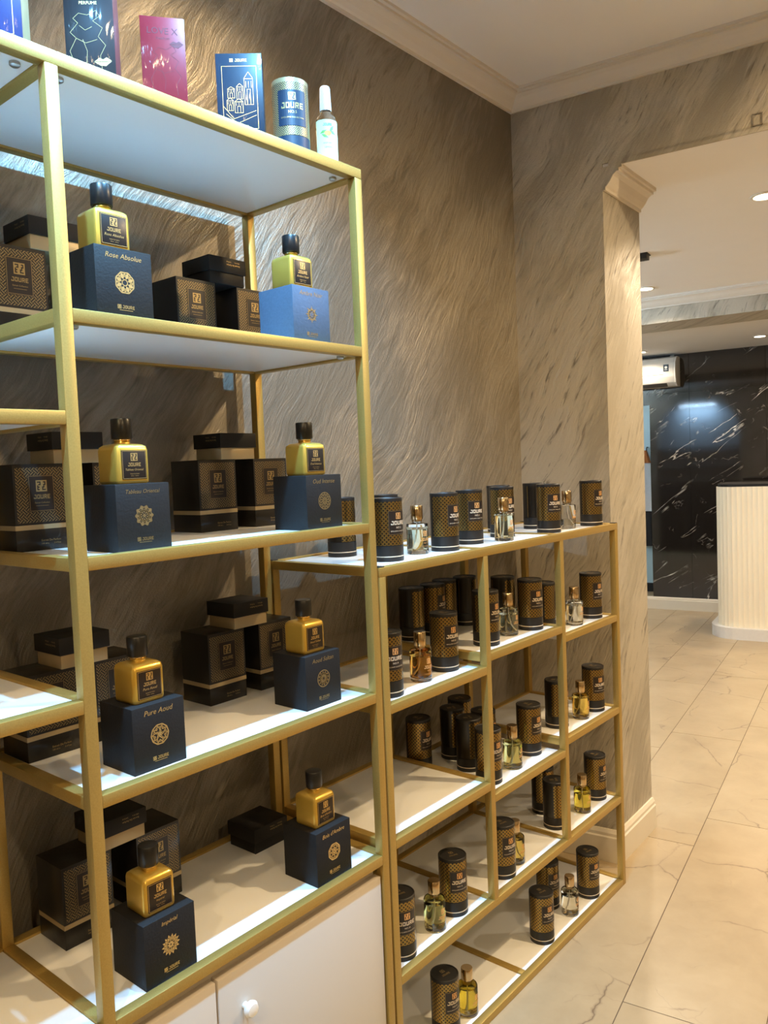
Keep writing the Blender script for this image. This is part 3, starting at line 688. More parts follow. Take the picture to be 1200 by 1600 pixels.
def flacon(loc, rz, name, label):
    t = thing('perfume_flacon', label, 'bottle', loc, rz, 'gold square flacons on the tall shelf')
    obj('body', flacon_body, t); obj('collar', flacon_ring, t); obj('cap', flacon_cap, t)
    lb = obj('label', flacon_label, t)
    g = G2().frame(-lw+0.001, lz0+0.001, lw-0.001, lz1-0.001, 0.0006)
    g.emblem(0, 0.0425, 0.0125); g.joure(0, 0.0305, 0.0235, 0.0058); g.text(name, 0, 0.0225, 0.0042, 0.033, 0.25)
    g.text('Extrait De Parfum', 0, 0.0158, 0.0016, 0.028); g.text('100 ml    3.4 fl.oz', 0, 0.0125, 0.0014, 0.022)
    obj('print', g.flat('print', 'foil', (0, -BW/2-0.0008, 0), UX, UZ), lb)
    return t
def cube(loc, rz, name, med, label, mat='navy', foil='foil'):
    t = thing('presentation_box', label, 'box', loc, rz, 'navy presentation cubes on the tall shelf')
    obj('box', cube_navy if mat == 'navy' else cube_blue, t)
    g = G2().text(name, 0, CH*0.885, 0.0085, 0.062, 0.25)
    obj('title', g.flat('title', foil, (0, -CD/2, 0), UX, UZ), t)
    m = medallion(med, 0.0165); obj('medallion', m.flat('medallion', foil, (0, -CD/2, CH*0.52), UX, UZ), t)
    g = G2().emblem(-0.0115, CH*0.175, 0.0062); g.joure(0.0042, CH*0.175, 0.0205, 0.0052); g.rect(-0.0115, CH*0.125, 0.0115, CH*0.131)
    obj('maker_mark', g.flat('maker_mark', foil, (0, -CD/2, 0), UX, UZ), t)
P0 = 0.0035
CUBES = [   # near-left corner x, y, shelf z, name, medallion, mat, foil
    (0.654, 1.092, Z2, 'Rose Absolue', 'octagon', 'navy', 'foil', 'uppermost shelf, left'),
    (1.058, 1.094, Z2, 'Ambre Noir', 'snow', 'blue', 'foil_dim', 'uppermost shelf, right'),
    (0.678, 1.112, Z3, 'Tableau Oriental', 'star', 'navy', 'foil_dim', ''),
    (1.083, 1.106, Z3, 'Oud Intense', 'lace', 'navy', 'foil_dim', ''),
    (0.681, 1.108, Z4, 'Pure Aoud', 'decagon', 'navy', 'foil', ''),
    (1.070, 1.118, Z4, 'Aoud Sultan', 'round', 'navy', 'foil_dim', ''),
    (0.674, 1.100, Z5, 'Impérial', 'sun', 'navy', 'foil', ''),
    (1.060, 1.100, Z5, "Bois d'Ambre", 'octalace', 'navy', 'foil', ''),
]
CLAB = {
 'Rose Absolue': 'navy cube box lettered Rose Absolue with octagon medallion',
 'Ambre Noir': 'bright blue cube box at the right end of the highest filled shelf',
 'Tableau Oriental': 'navy cube box lettered Tableau Oriental with gold star medallion',
 'Oud Intense': 'navy cube box with dim lace medallion below the bright blue cube',
 'Pure Aoud': 'black-blue cube box lettered Pure Aoud with decagon medallion',
 'Aoud Sultan': 'dark cube box lettered Aoud Sultan with round medallion',
 'Impérial': 'dark cube box lettered Impérial with gold sun flower medallion',
 "Bois d'Ambre": "dark cube box lettered Bois d'Ambre above the cabinet door knob side"}
for (x, y, z, nm, md, mt, fo, _) in CUBES:
    cx, cy = x+CW/2, y+CD/2
    cube((cx, cy, z-P0), 0, nm, md, CLAB[nm], mt, fo)
    flacon((cx-0.004, cy-0.002, z-P0+CH), math.radians(random.uniform(-2, 3)), nm, 'gold square perfume flacon with black cap standing on the %s cube' % (nm if nm not in ('Ambre Noir', 'Oud Intense') else ('bright blue' if nm == 'Ambre Noir' else 'dim lace medallion')))

# ------------------------------------------------------------------ film-wrapped patterned boxes with gold band
PW, PD, PH = 0.095, 0.090, 0.146
bz0, bz1 = 0.036, 0.044
p_base = MB().box(-PW/2, PW/2, -PD/2, PD/2, 0, bz0).mesh('base', 'wrap_black', bevel=0.0008)
p_band = MB().box(-PW/2-0.0003, PW/2+0.0003, -PD/2-0.0003, PD/2+0.0003, bz0, bz1).mesh('band', 'gold_card')
p_sleeve = MB().box(-PW/2, PW/2, -PD/2, PD/2, bz1, PH).mesh('sleeve', 'wrap_black', bevel=0.0008)
p_front = MB().box(-PW/2+0.0005, PW/2-0.0005, -PD/2-0.0006, -PD/2+0.0002, bz1+0.0005, PH-0.0005).mesh('pattern_front', 'weave_box', uvs=lambda c: (c.x+PW/2, c.z-bz1))
p_label = MB().box(-0.0225, 0.0225, -PD/2-0.0012, -PD/2-0.0005, bz1+0.022, bz1+0.083).mesh('label', 'label_black')
g = G2().frame(-0.0215, bz1+0.023, 0.0215, bz1+0.082, 0.0006); g.emblem(0, bz1+0.065, 0.019); g.joure(0, bz1+0.047, 0.0285, 0.0072)
g.text('Extrait Collection', 0, bz1+0.037, 0.0032, 0.026, 0.2); g.rect(-0.011, bz1+0.0315, 0.011, bz1+0.0320)
p_print = g.flat('print', 'foil_dim', (0, -PD/2-0.0012, 0), UX, UZ)
g = G2().text('Extrait De Parfum', 0.012, 0.017, 0.0042, 0.034); g.text('100 ml e        3.4 fl.oz', 0.012, 0.0115, 0.003, 0.034)
p_small = g.flat('small_print', 'foil_dim', (0, -PD/2-0.0003, 0), UX, UZ)
def pbox(x, z, label, y=1.312, rz=0.0):
    t = thing('patterned_box', label, 'box', (x+PW/2, y+PD/2, z-P0), rz, 'film-wrapped patterned boxes at the back of the tall shelf')
    obj('base', p_base, t); obj('band', p_band, t); obj('sleeve', p_sleeve, t); f_ = obj('pattern_front', p_front, t)
    lb = obj('label', p_label, t); obj('print', p_print, lb); obj('small_print', p_small, t)
def tray(x, z, label, y=1.305, side='front', gold=True, rz=0.0):
    t = thing('box_base', label, 'box base', (x+PW/2, y+PD/2, z), rz, 'upturned black box bases on the tall shelf')
    obj('rim', MB().box(-PW/2+0.0035, PW/2-0.0035, -PD/2+0.0035, PD/2-0.0035, 0.0, 0.026).mesh('rim', 'gold_card' if gold else 'black_card', bevel=0.0006), t)
    b_ = obj('shell', MB().box(-PW/2, PW/2, -PD/2, PD/2, 0.024, 0.054).mesh('shell', 'black_card', bevel=0.0008), t)
    g = G2().text('Extrait De Parfum', 0.014, 0.040, 0.0042, 0.034, 0, True); g.text('100 ml e        3.4 fl.oz', 0.014, 0.046, 0.003, 0.034, 0, True)
    if side == 'front': me = g.flat('small_print', 'foil_dim', (0, -PD/2, 0), UX, UZ)
    else: me = g.flat('small_print', 'foil_dim', (-PW/2, 0, 0), (0, -1, 0), UZ)
    obj('small_print', me, b_)
PT = PH-P0
pbox(0.600, Z2, 'patterned black and gold box seen left of the gold post, highest filled shelf')
pbox(0.748, Z2, 'patterned box hidden behind the Rose Absolue cube')
pbox(0.957, Z2, 'film-wrapped patterned box right of the Rose Absolue cube')
pbox(1.108, Z2, 'patterned box partly behind the bright blue cube')
tray(0.665, Z2+PT, 'upturned black base with gold rim left of the Rose Absolue flacon', side='side')
tray(1.035, Z2+PT, 'all-black upturned box base near the bright blue cube', gold=False)
pbox(0.614, Z3, 'patterned box with gold band left of the Tableau Oriental cube')
pbox(0.757, Z3, 'patterned box hidden behind the Tableau Oriental flacon')
pbox(0.986, Z3, 'front-most patterned box between the Tableau Oriental cube and the lace medallion cube')
pbox(1.130, Z3, 'patterned box directly behind the lace medallion cube')
tray(0.682, Z3+PT, 'upturned black base with gold rim left of the Tableau Oriental flacon', side='side')
tray(1.040, Z3+PT, 'upturned black base with gold rim bridging two boxes behind the lace medallion cube', side='side')
pbox(0.610, Z4, 'patterned box left of the Pure Aoud cube, cut by the left shelf board')
pbox(0.737, Z4, 'patterned box directly behind the Pure Aoud flacon')
pbox(0.987, Z4, 'patterned box with crinkled film between the Pure Aoud and Aoud Sultan cubes')
pbox(1.122, Z4, 'patterned box behind the Aoud Sultan cube')
tray(0.672, Z4+PT, 'upturned black base with gold rim left of the Pure Aoud flacon', side='side')
tray(1.052, Z4+PT, 'upturned black base with gold rim left of the Aoud Sultan flacon')
pbox(0.653, Z5, 'patterned box on the lowest shelf left of the Impérial cube')
pbox(0.800, Z5, 'patterned box standing behind the Impérial flacon')
tray(0.726, Z5+PT, 'upturned black base with gold rim above the Impérial flacon')
tray(1.077, Z5-P0, "plain black box base lying on the lowest shelf behind the Bois d'Ambre cube", gold=False)

# ------------------------------------------------------------------ boxes on the very top
def slim(loc, rz, w_, d_, h, mat, side, label, prints):
    t = thing('perfume_carton', label, 'box', loc, rz, 'cartons on top of the tall shelf')
    obj('carton', MB().box(-w_/2, w_/2, -d_/2+0.002, d_/2, 0, h).mesh('carton', side, bevel=0.0008), t)
    f_ = obj('front_panel', MB().box(-w_/2, w_/2, -d_/2, -d_/2+0.0022, 0, h).mesh('front_panel', mat, bevel=0.0006), t)
    for nm, g_, m in prints: obj(nm, g_.flat(nm, m, (0, -d_/2, 0), UX, UZ), t if nm == 'x' else f_)
ZS = Z1-P0
g = G2().frame(-0.024, 0.02, 0.024, 0.13, 0.0012); g.emblem(0, 0.10, 0.014); g.joure(0, 0.082, 0.03, 0.007)
slim((0.556, 1.135, ZS), math.radians(-45), 0.070, 0.034, 0.145, 'wrap_royal', 'tan', 'royal blue carton with gold frame at the top left corner', [('print', g, 'foil')])
def figure(s, ox, oy):
    g = G2(); P = [(0.2,1.0),(0.05,0.92),(-0.1,0.95),(-0.2,0.86),(-0.12,0.78),(-0.26,0.62),(-0.16,0.52),(-0.28,0.30),(-0.2,0.05)]
    Q = [(0.2,1.0),(0.26,0.9),(0.14,0.82),(0.30,0.70),(0.22,0.55),(0.34,0.40),(0.24,0.22),(0.26,0.0)]
    for L in (P, Q, [(-0.1,0.74),(0.0,0.66),(0.12,0.72)], [(-0.05,0.5),(0.02,0.3),(0.0,0.1)], [(-0.16,0.52),(0.0,0.44),(0.2,0.5)]):
        g.path([(ox+x*s, oy+y*s) for x, y in L], 0.00045)
    return g
def lips(g, cx, cy, s):
    g.poly([(cx-s, cy), (cx-s*0.4, cy+s*0.45), (cx, cy+s*0.25), (cx+s*0.4, cy+s*0.5), (cx+s, cy+s*0.1), (cx+s*0.2, cy)])
    g.poly([(cx-s, cy-s*0.05), (cx+s*0.2, cy-s*0.05), (cx+s, cy+s*0.05), (cx+s*0.3, cy-s*0.5), (cx-s*0.3, cy-s*0.45)])
g = G2().text('LOVE X', 0, 0.128, 0.011, 0.052); g.text('PERFUME', 0, 0.116, 0.0045, 0.028)
g3 = G2(); lips(g3, 0.018, 0.030, 0.013)
slim((0.696, 1.130, ZS), math.radians(-45), 0.072, 0.036, 0.148, 'wrap_ink', 'wine', 'dark carton with gold letters and a line-drawn figure', [('print', g, 'foil'), ('drawing', figure(0.085, -0.006, 0.02), 'foil_dim'), ('lips', g3, 'foil_dim')])
g = G2().text('LOVE X', 0, 0.123, 0.011, 0.048); g.text('PARFUM', 0, 0.111, 0.004, 0.024)
g3 = G2(); lips(g3, 0.021, 0.103, 0.011); lips(g3, -0.021, 0.026, 0.009)
slim((0.823, 1.128, ZS), math.radians(-36), 0.070, 0.034, 0.145, 'wrap_red', 'wrap_red', 'red carton with a line-drawn figure and dark lips', [('print', g, 'dark_ink'), ('drawing', figure(0.078, 0.0, 0.022), 'dark_ink'), ('lips', g3, 'dark_ink')])
g = G2().emblem(-0.013, 0.138, 0.006); g.joure(0.004, 0.138, 0.021, 0.005)
g.frame(-0.031, 0.018, 0.031, 0.128, 0.0008)
rnd = random.Random(3)
for (x, y, wd, hh) in ((-0.022, 0.072, 0.013, 0.016), (-0.006, 0.070, 0.012, 0.022), (0.008, 0.060, 0.016, 0.046), (-0.024, 0.050, 0.012, 0.018), (-0.010, 0.046, 0.015, 0.020)):
    g.frame(x, y, x+wd, y+hh, 0.0008); g.frame(x+wd*0.3, y, x+wd*0.7, y+hh*0.6, 0.0007); g.seg(x, y+hh, x+wd/2, y+hh*1.25, 0.0008); g.seg(x+wd/2, y+hh*1.25, x+wd, y+hh, 0.0008)
    for k in range(3): g.seg(x+wd*(0.2+0.3*k), y+hh*0.65, x+wd*(0.2+0.3*k), y+hh*0.9, 0.0007)
g.path([(-0.03, 0.058), (-0.012, 0.036), (0.028, 0.05)], 0.0008); g.path([(-0.026, 0.045), (-0.006, 0.028), (0.028, 0.042)], 0.0008)
g.text('Extrait De Parfum', 0, 0.024, 0.0028, 0.026)
slim((0.991, 1.134, ZS), math.radians(-47), 0.082, 0.034, 0.150, 'wrap_petrol', 'wrap_petrol', 'petrol blue carton with gold frame and street drawing', [('print', g, 'foil')])

# ------------------------------------------------------------------ round perfume tubes
TR, TH = 0.035, 0.143
bz = 0.036
t_base = MB().lathe([(0, 0), (TR, 0), (TR, bz), (0, bz)], 36).mesh('base', 'tube_black')
t_ring = MB().lathe([(TR-0.001, 0.0105), (TR+0.0004, 0.0105), (TR+0.0004, 0.0125), (TR-0.001, 0.0125)], 36).mesh('ring', 'cream_print')
def tube_uv(c):
    a = math.atan2(c.x, -c.y)               # 0 on the -y side
    return (0.110+a*TR, c.z-bz)
def sleeve(mat):
    mb = MB().lathe([(TR-0.0004, bz+0.0006), (TR, bz+0.001), (TR, TH-0.008)], 48)
    me = mb.mesh('sleeve', mat, uvs=tube_uv); return me
t_sleeve = sleeve('tube_weave')
t_lid = MB().lathe([(TR, TH-0.008), (TR, TH-0.0012), (TR-0.0012, TH), (TR-0.003, TH), (TR-0.004, TH-0.0015), (0, TH-0.0015)], 40).mesh('lid', 'tube_black')
t_top = G2().emblem(0, 0.008, 0.011).joure(0, -0.006, 0.024, 0.006).flat('lid_mark', 'foil_dim', (0, 0, TH-0.0015), UX, (0, 1, 0))
lh0, lh1 = bz+0.024, bz+0.079
def tube_print(no, m1='orange_foil', m2='cream_print'):
    g1 = G2().emblem(0, lh1-0.0125, 0.0140)
    g2 = G2().joure(0, lh1-0.0280, 0.039, 0.0088); g2.text('NO.%s' % no, 0, lh1-0.0385, 0.0048, 0.014); g2.text('EXCLUSIVE COLLECTION', 0, lh1-0.0465, 0.0036, 0.040)
    return g1.curved('emblem', m1, TR, 0, 0.0009), g2.curved('lettering', m2, TR, 0, 0.0009)
t_label = G2().rect(-0.0255, lh0, 0.0255, lh1).curved('label', 'label_black', TR, 0, 0.0005)
t_frame = G2().frame(-0.0248, lh0+0.0008, 0.0248, lh1-0.0008, 0.0007).curved('label_border', 'foil_dim', TR, 0, 0.0008)
NUMS = {n: tube_print(n) for n in ('1', '2', '3', '4', '5', '6', '7', '8', '9', '10', '12')}
def tube_thing(no):
    t = thing('perfume_tube', '', 'tube box', (0, 0, 0), 0, 'black and gold perfume tubes')
    obj('base', t_base, t); obj('ring', t_ring, t); obj('sleeve', t_sleeve, t); l_ = obj('lid', t_lid, t); obj('lid_mark', t_top, l_)
    lb = obj('label', t_label, t); obj('label_border', t_frame, lb); obj('emblem', NUMS[no][0], lb); obj('lettering', NUMS[no][1], lb)
    return t
_protos = {}
def tube(x, y, z, label, no='1', rz=0.0, z_off=P0):
    y = max(y, YF+T+TR+0.002)
    loc = (x, y, z-z_off); rz = math.radians(rz)
    if no not in _protos:
        t = tube_thing(no); t.location = loc; t.rotation_euler[2] = rz; t['label'] = label; _protos[no] = t; return t
    return copy_tree(_protos[no], loc, rz, label)
Q = 0.003
TUBES = [
 # on the low unit's top
 (1.420, 1.335, ZT, 'tube box behind the tall shelf post on top of the low unit', '2', 60),
 (1.390, 1.163, ZT, 'front tube box next to the tall shelf post on top of the low unit', '2', -5),
 (1.545, 1.300, ZT, 'tube box peeking out behind the first tube on top of the low unit', '1', -6),
 (1.610, 1.162, ZT, 'tube box right of the first clear bottle on top of the low unit', '3', 0),
 (1.772, 1.196, ZT, 'tube box left of the pale green bottle on top of the low unit', '1', -21),
 (1.965, 1.215, ZT, 'tube box directly behind the pale green bottle on top of the low unit', '4', -15),
 (2.085, 1.300, ZT, 'tube box in the back row right of the pale green bottle', '4', 20),
 (2.235, 1.262, ZT, 'tube box in the back row left of the half-empty bottle', '5', 80),
 (2.120, 1.150, ZT, 'front tube box left of the half-empty bottle on top of the low unit', '6', -25),
 (2.378, 1.138, ZT, 'last tube box at the right end of the low unit top', '7', -8),
 # A1 / B1 / C1
 (1.345, 1.142, ZA1, 'tube box left of the amber bottle', '9', -17),
 (1.592, 1.163, ZA1, 'tube box right of the amber bottle', '8', -12),
 (1.718, 1.362, ZB1, 'dark tube box in the back row behind the amber bottle, leftmost', '9', 60),
 (1.800, 1.350, ZB1, 'dark tube box in the back row, second behind the amber bottle', '8', 10),
 (1.880, 1.366, ZB1, 'dark tube box in the back row, third behind the amber bottle', '8', 60),
 (1.962, 1.350, ZB1, 'dark tube box in the back row, fourth behind the amber bottle', '9', 90),
 (1.765, 1.151, ZB1, 'tube box cut by the gold post, left of the upper-row pale bottle', '5', 0),
 (1.995, 1.149, ZB1, 'tube box right of the pale bottle in the upper middle cubby', '6', -18),
 (2.005, 1.245, ZB1, 'dark tube box behind the tube in the upper middle cubby', '6', 60),
 (2.128, 1.180, ZC1, 'tube box behind the gold post in the upper right cubby', '7', 50),
 (2.368, 1.142, ZC1, 'tube box right of the bottle in the upper right cubby', '7', -13),
 # B2 / C2
 (1.712, 1.350, ZB2, 'tube box standing alone behind the empty middle-row board', '10', -3),
 (1.839, 1.325, ZB2, 'tube box at the back of the second-row middle cubby', '10', 50),
 (1.930, 1.362, ZB2, 'tallest-looking tube box in the rear corner of the second-row middle cubby', '12', 70),
 (1.790, 1.236, ZB2, 'tube box in the second rank of the second-row middle cubby', '10', 55),
 (1.868, 1.238, ZB2, 'tube box just behind the lime bottle in the second row', '12', 5),
 (1.745, 1.144, ZB2, 'front tube box left of the lime bottle in the second row', '10', -7),
 (1.985, 1.160, ZB2, 'tube box right of the lime bottle in the second row', '12', -6),
 (2.158, 1.162, ZC2, 'tube box half behind the gold post in the second-row right cubby', '3', 20),
 (2.366, 1.141, ZC2, 'tube box right of the honey bottle in the second-row right cubby', '2', -24),
 # R3
 (1.345, 1.134, ZR3, 'tube box left of the pale bottle in the third-row left cubby', '10', -23),
 (1.560, 1.139, ZR3, 'tube box right of the pale bottle in the third-row left cubby', '12', -26),
 (1.782, 1.134, ZR3, 'tube box left of the golden bottle in the third-row middle cubby', '4', -16),
 (2.118, 1.156, ZR3, 'tube box half behind the gold post in the third row', '5', 40),
 (2.190, 1.236, ZR3, 'rear tube box in the third-row right cubby', '5', 10),
 (2.378, 1.148, ZR3, 'tube box right of the yellow bottle in the third-row right cubby', '6', -4),
 # D
 (2.150, 1.206, ZD, 'tube box behind the clear bottle on the bottom shelf', '1', -17),
 (1.981, 1.134, ZD, 'tube box left of the clear bottle on the bottom shelf', '3', -19),
 (2.280, 1.134, ZD, 'tube box right of the clear bottle on the bottom shelf', '2', -16),
 (1.510, 1.139, ZD, 'nearest tube box on the bottom shelf beside the bright yellow bottle', '9', -13),
]
made = []
for a in TUBES: made.append(tube(a[0], a[1], a[2], a[3], a[4], a[5], Q))
st_me = MB()
def sticker(parent, ang, z0, z1, hw_=0.006):
    g = G2().rect(-hw_, z0, hw_, z1); me = g.curved('sticker', 'white_sticker', TR, 0, 0.0008)
    o = obj('sticker', me, parent); o.rotation_euler[2] = math.radians(ang)
sticker(made[11], -117, 0.02, 0.06); sticker(made[32], -117, 0.03, 0.06)
# the petrol blue tube on the very top
t = thing('perfume_tube', 'petrol blue tube box with gold pattern next to the spray bottle', 'tube box', (1.115, 1.135, ZS), math.radians(-38))
obj('base', MB().lathe([(0, 0), (TR, 0), (TR, bz), (0, bz)], 40).mesh('base', 'tube_blue'), t)
obj('sleeve', sleeve('tube_weave_blue'), t)
obj('lid', MB().lathe([(TR, TH-0.008), (TR, TH), (TR-0.003, TH), (TR-0.004, TH-0.0015), (0, TH-0.0015)], 40).mesh('lid', 'gold_card'), t)
lb = obj('label', G2().rect(-0.028, bz+0.018, 0.028, bz+0.084).curved('label', 'tube_blue', TR, 0, 0.0005), t)
g = G2().emblem(0, bz+0.072, 0.014); g.joure(0, bz+0.055, 0.042, 0.011); g.text('NO.5', 0, bz+0.043, 0.0052, 0.016); g.text('EXCLUSIVE COLLECTION', 0, bz+0.033, 0.0042, 0.044)
obj('lettering', g.curved('lettering', 'foil', TR, 0, 0.0009), lb)

# ------------------------------------------------------------------ clear round bottles
BR = 0.026
b_glass = MB().lathe([(0, 0.0), (BR-0.0025, 0.0), (BR-0.0006, 0.0010), (BR, 0.003), (BR, 0.0715), (BR-0.0012, 0.0735), (0.010, 0.0765), (0.0085, 0.0795), (0.0085, 0.082), (0.0, 0.082)], 40).mesh('glass', 'glass')
b_collar = MB().lathe([(0, 0.0775), (0.0118, 0.0775), (0.0125, 0.0785), (0.0125, 0.0835), (0.0, 0.0835)], 28).mesh('collar', 'chrome_gold')
b_cap = MB().lathe([(0, 0.0836), (0.0142, 0.0836), (0.0146, 0.0842), (0.0146, 0.1160), (0.0138, 0.1170), (0, 0.1170)], 32).mesh('cap', 'chrome_gold')
b_dip = MB().tube([(0, 0, 0.0775), (0.001, 0, 0.05), (0.004, 0.001, 0.03), (0.011, 0.003, 0.0105)], 0.0011, 6).mesh('dip_tube', 'white_plastic')
b_print = G2().emblem(0, 0.050, 0.0125).joure(0, 0.036, 0.027, 0.0072).text('NO.1', 0, 0.0275, 0.0036, 0.010).text('EXCLUSIVE COLLECTION', 0, 0.020, 0.0024, 0.026).curved('print', 'orange_foil', BR, 0, 0.0004)
def liquid(level): 
    ri = BR-0.0022
    return MB().lathe([(0, 0.0085), (ri-0.002, 0.0085), (ri, 0.0105), (ri, level), (0, level)], 40)
def bottle(x, y, z, liq, lev, label, rz=0):
    y = max(y, YF+T+BR+0.002)
    t = thing('perfume_bottle', label, 'bottle', (x, y, z-Q), math.radians(rz), 'round glass perfume bottles on the low unit')
    obj('glass', b_glass, t); obj('perfume', liquid(lev).mesh('perfume', 'liq_'+liq), t)
    obj('collar', b_collar, t); c = obj('cap', b_cap, t); obj('dip_tube', b_dip, t, None, random.uniform(0, 6)); obj('print', b_print, t)
for a in [
 (1.523, 1.181, ZT, 'pale', 0.060, 'clear glass bottle with gold cap near the tall shelf, low unit top'),
 (1.865, 1.148, ZT, 'pale', 0.068, 'pale green glass bottle in the middle of the low unit top'),
 (2.252, 1.158, ZT, 'clear', 0.030, 'half-empty clear bottle near the right end of the low unit top'),
 (1.477, 1.150, ZA1, 'amber', 0.060, 'amber perfume bottle with gold cap in the upper left cubby'),
 (1.893, 1.160, ZB1, 'pale', 0.058, 'pale yellow bottle in the upper middle cubby'),
 (2.236, 1.134, ZC1, 'clear', 0.060, 'clear bottle in the upper right cubby'),
 (1.862, 1.141, ZB2, 'lime', 0.064, 'lime yellow bottle in the second-row middle cubby'),
 (2.265, 1.136, ZC2, 'honey', 0.066, 'honey coloured bottle in the second-row right cubby'),
 (1.471, 1.131, ZR3, 'lime', 0.064, 'pale yellow bottle between two tubes in the third-row left cubby'),
 (1.858, 1.140, ZR3, 'gold', 0.068, 'golden bottle right of the tube in the third-row middle cubby'),
 (2.258, 1.135, ZR3, 'yellow', 0.060, 'yellow bottle in the third-row right cubby'),
 (2.148, 1.130, ZD, 'clear', 0.060, 'clear colourless bottle on the bottom shelf'),
 (1.592, 1.130, ZD, 'yellow', 0.070, 'bright yellow bottle at the near end of the bottom shelf'),
]: bottle(*a, rz=random.uniform(-6, 10))
# spray bottle with lemon label on the very top
t = thing('spray_bottle', 'clear body spray bottle with green lemon label at the right end of the top', 'bottle', (1.2065, 1.128, ZS), math.radians(-40))
r = 0.0215
obj('glass', MB().lathe([(0, 0), (r-0.002, 0), (r, 0.002), (r, 0.098), (r-0.003, 0.106), (0.012, 0.113), (0.010, 0.118), (0, 0.118)], 32).mesh('glass', 'glass'), t)
obj('perfume', MB().lathe([(0, 0.004), (r-0.002, 0.004), (r-0.002, 0.086), (0, 0.086)], 32).mesh('perfume', 'liq_clear'), t)
obj('pump', MB().lathe([(0, 0.118), (0.0095, 0.118), (0.0095, 0.136), (0.006, 0.137), (0.006, 0.146), (0, 0.146)], 24).mesh('pump', 'white_plastic'), t)
obj('cap', MB().lathe([(0.0105, 0.119), (0.0120, 0.119), (0.0105, 0.164), (0.0090, 0.167), (0, 0.167), (0, 0.1655), (0.0085, 0.1655), (0.0098, 0.162)], 24).mesh('cap', 'mist_cap'), t)
lb = obj('label', G2().rect(-0.027, 0.006, 0.027, 0.096).curved('label', 'green_label', r, 0, 0.0005), t)
g = G2().joure(0, 0.086, 0.018, 0.005).text('BODY MIST', 0, 0.050, 0.003, 0.018).text('LEMON', 0, 0.042, 0.0034, 0.014); obj('lettering', g.curved('lettering', 'teal_ink', r, 0, 0.0008), lb)
g = G2()
for cx, cy, a in ((-0.009, 0.072, 0.4), (0.010, 0.071, 2.6), (-0.006, 0.064, -0.5), (0.008, 0.078, 1.0)):
    g.poly([(cx+0.008*math.cos(a), cy+0.008*math.sin(a)), (cx-0.003*math.sin(a), cy+0.003*math.cos(a)), (cx-0.008*math.cos(a), cy-0.008*math.sin(a)), (cx+0.003*math.sin(a), cy-0.003*math.cos(a))])
obj('leaf_print', g.curved('leaf_print', 'green_ink', r, 0, 0.0008), lb)
g = G2().poly([(0.007*math.cos(k*0.628), 0.069+0.005*math.sin(k*0.628)) for k in range(10)]); obj('lemon_print', g.curved('lemon_print', 'lemon_ink', r, 0, 0.001), lb)

# ------------------------------------------------------------------ far room: counter, air conditioner, ceiling fixture, coat
def counter():
    cu0, cv1 = Vector((6.30, 1.70)).dot(E1), None
    vL = Vm(6.36, 2.03)-0.02; vR = vL-2.2; uF = Vector((6.27, 1.75)).dot(E1)-0.01; dep = 0.55; rad = 0.16
    path = [(uF+dep, vL)]
    for k in range(9):
        a = math.pi/2*k/8; path.append((uF+rad-rad*math.sin(a), vL-rad+rad*math.cos(a)))
    path += [(uF, vR)]
    # resample and flute
    L = [0]
    for a, b_ in zip(path, path[1:]): L.append(L[-1]+math.hypot(b_[0]-a[0], b_[1]-a[1]))
    def at(s_):
        for i in range(len(L)-1):
            if s_ <= L[i+1]+1e-9:
                k = (s_-L[i])/(L[i+1]-L[i]); a, b_ = path[i], path[i+1]
                dx, dy = b_[0]-a[0], b_[1]-a[1]; d_ = math.hypot(dx, dy)
                return (a[0]+dx*k, a[1]+dy*k), (dy/d_, -dx/d_)
    t = thing('fluted_counter', 'cream fluted reception counter with rounded corner in front of black marble', 'counter', (*bp(uF+dep/2, (vL+vR)/2), 0))
    pts = []; n = int(L[-1]/0.006); pitch = 0.036
    for i in range(n+1):
        s_ = L[-1]*i/n; (u, v), (nx, ny) = at(s_)
        ph = (s_ % pitch)/pitch; off = 0.006*math.sqrt(max(0, 1-(2*ph-1)**2)) 
        pts.append((u+nx*off*-1, v+ny*off*-1))
    pts += [(uF+dep, vR)]
    ox, oy = t.location.x, t.location.y
    plan = [(bp(u, v)[0]-ox, bp(u, v)[1]-oy) for u, v in pts]
    obj('fluted_front', MB().prism(plan, 0.085, 1.145).mesh('fluted_front', 'counter'), t)
    def inset(dd):
        out = []
        for i in range(0, n+1, 6):
            s_ = L[-1]*i/n; (u, v), (nx, ny) = at(s_); out.append((u+nx*dd, v+ny*dd))
        out += [(uF+dep, vR)]
        return [(bp(u, v)[0]-ox, bp(u, v)[1]-oy) for u, v in out]
    obj('plinth', MB().prism(inset(0.045), 0.0, 0.085).mesh('plinth', 'plinth'), t)
    obj('worktop', MB().prism(inset(-0.012), 1.145, 1.165).mesh('worktop', 'black_card'), t)
counter()
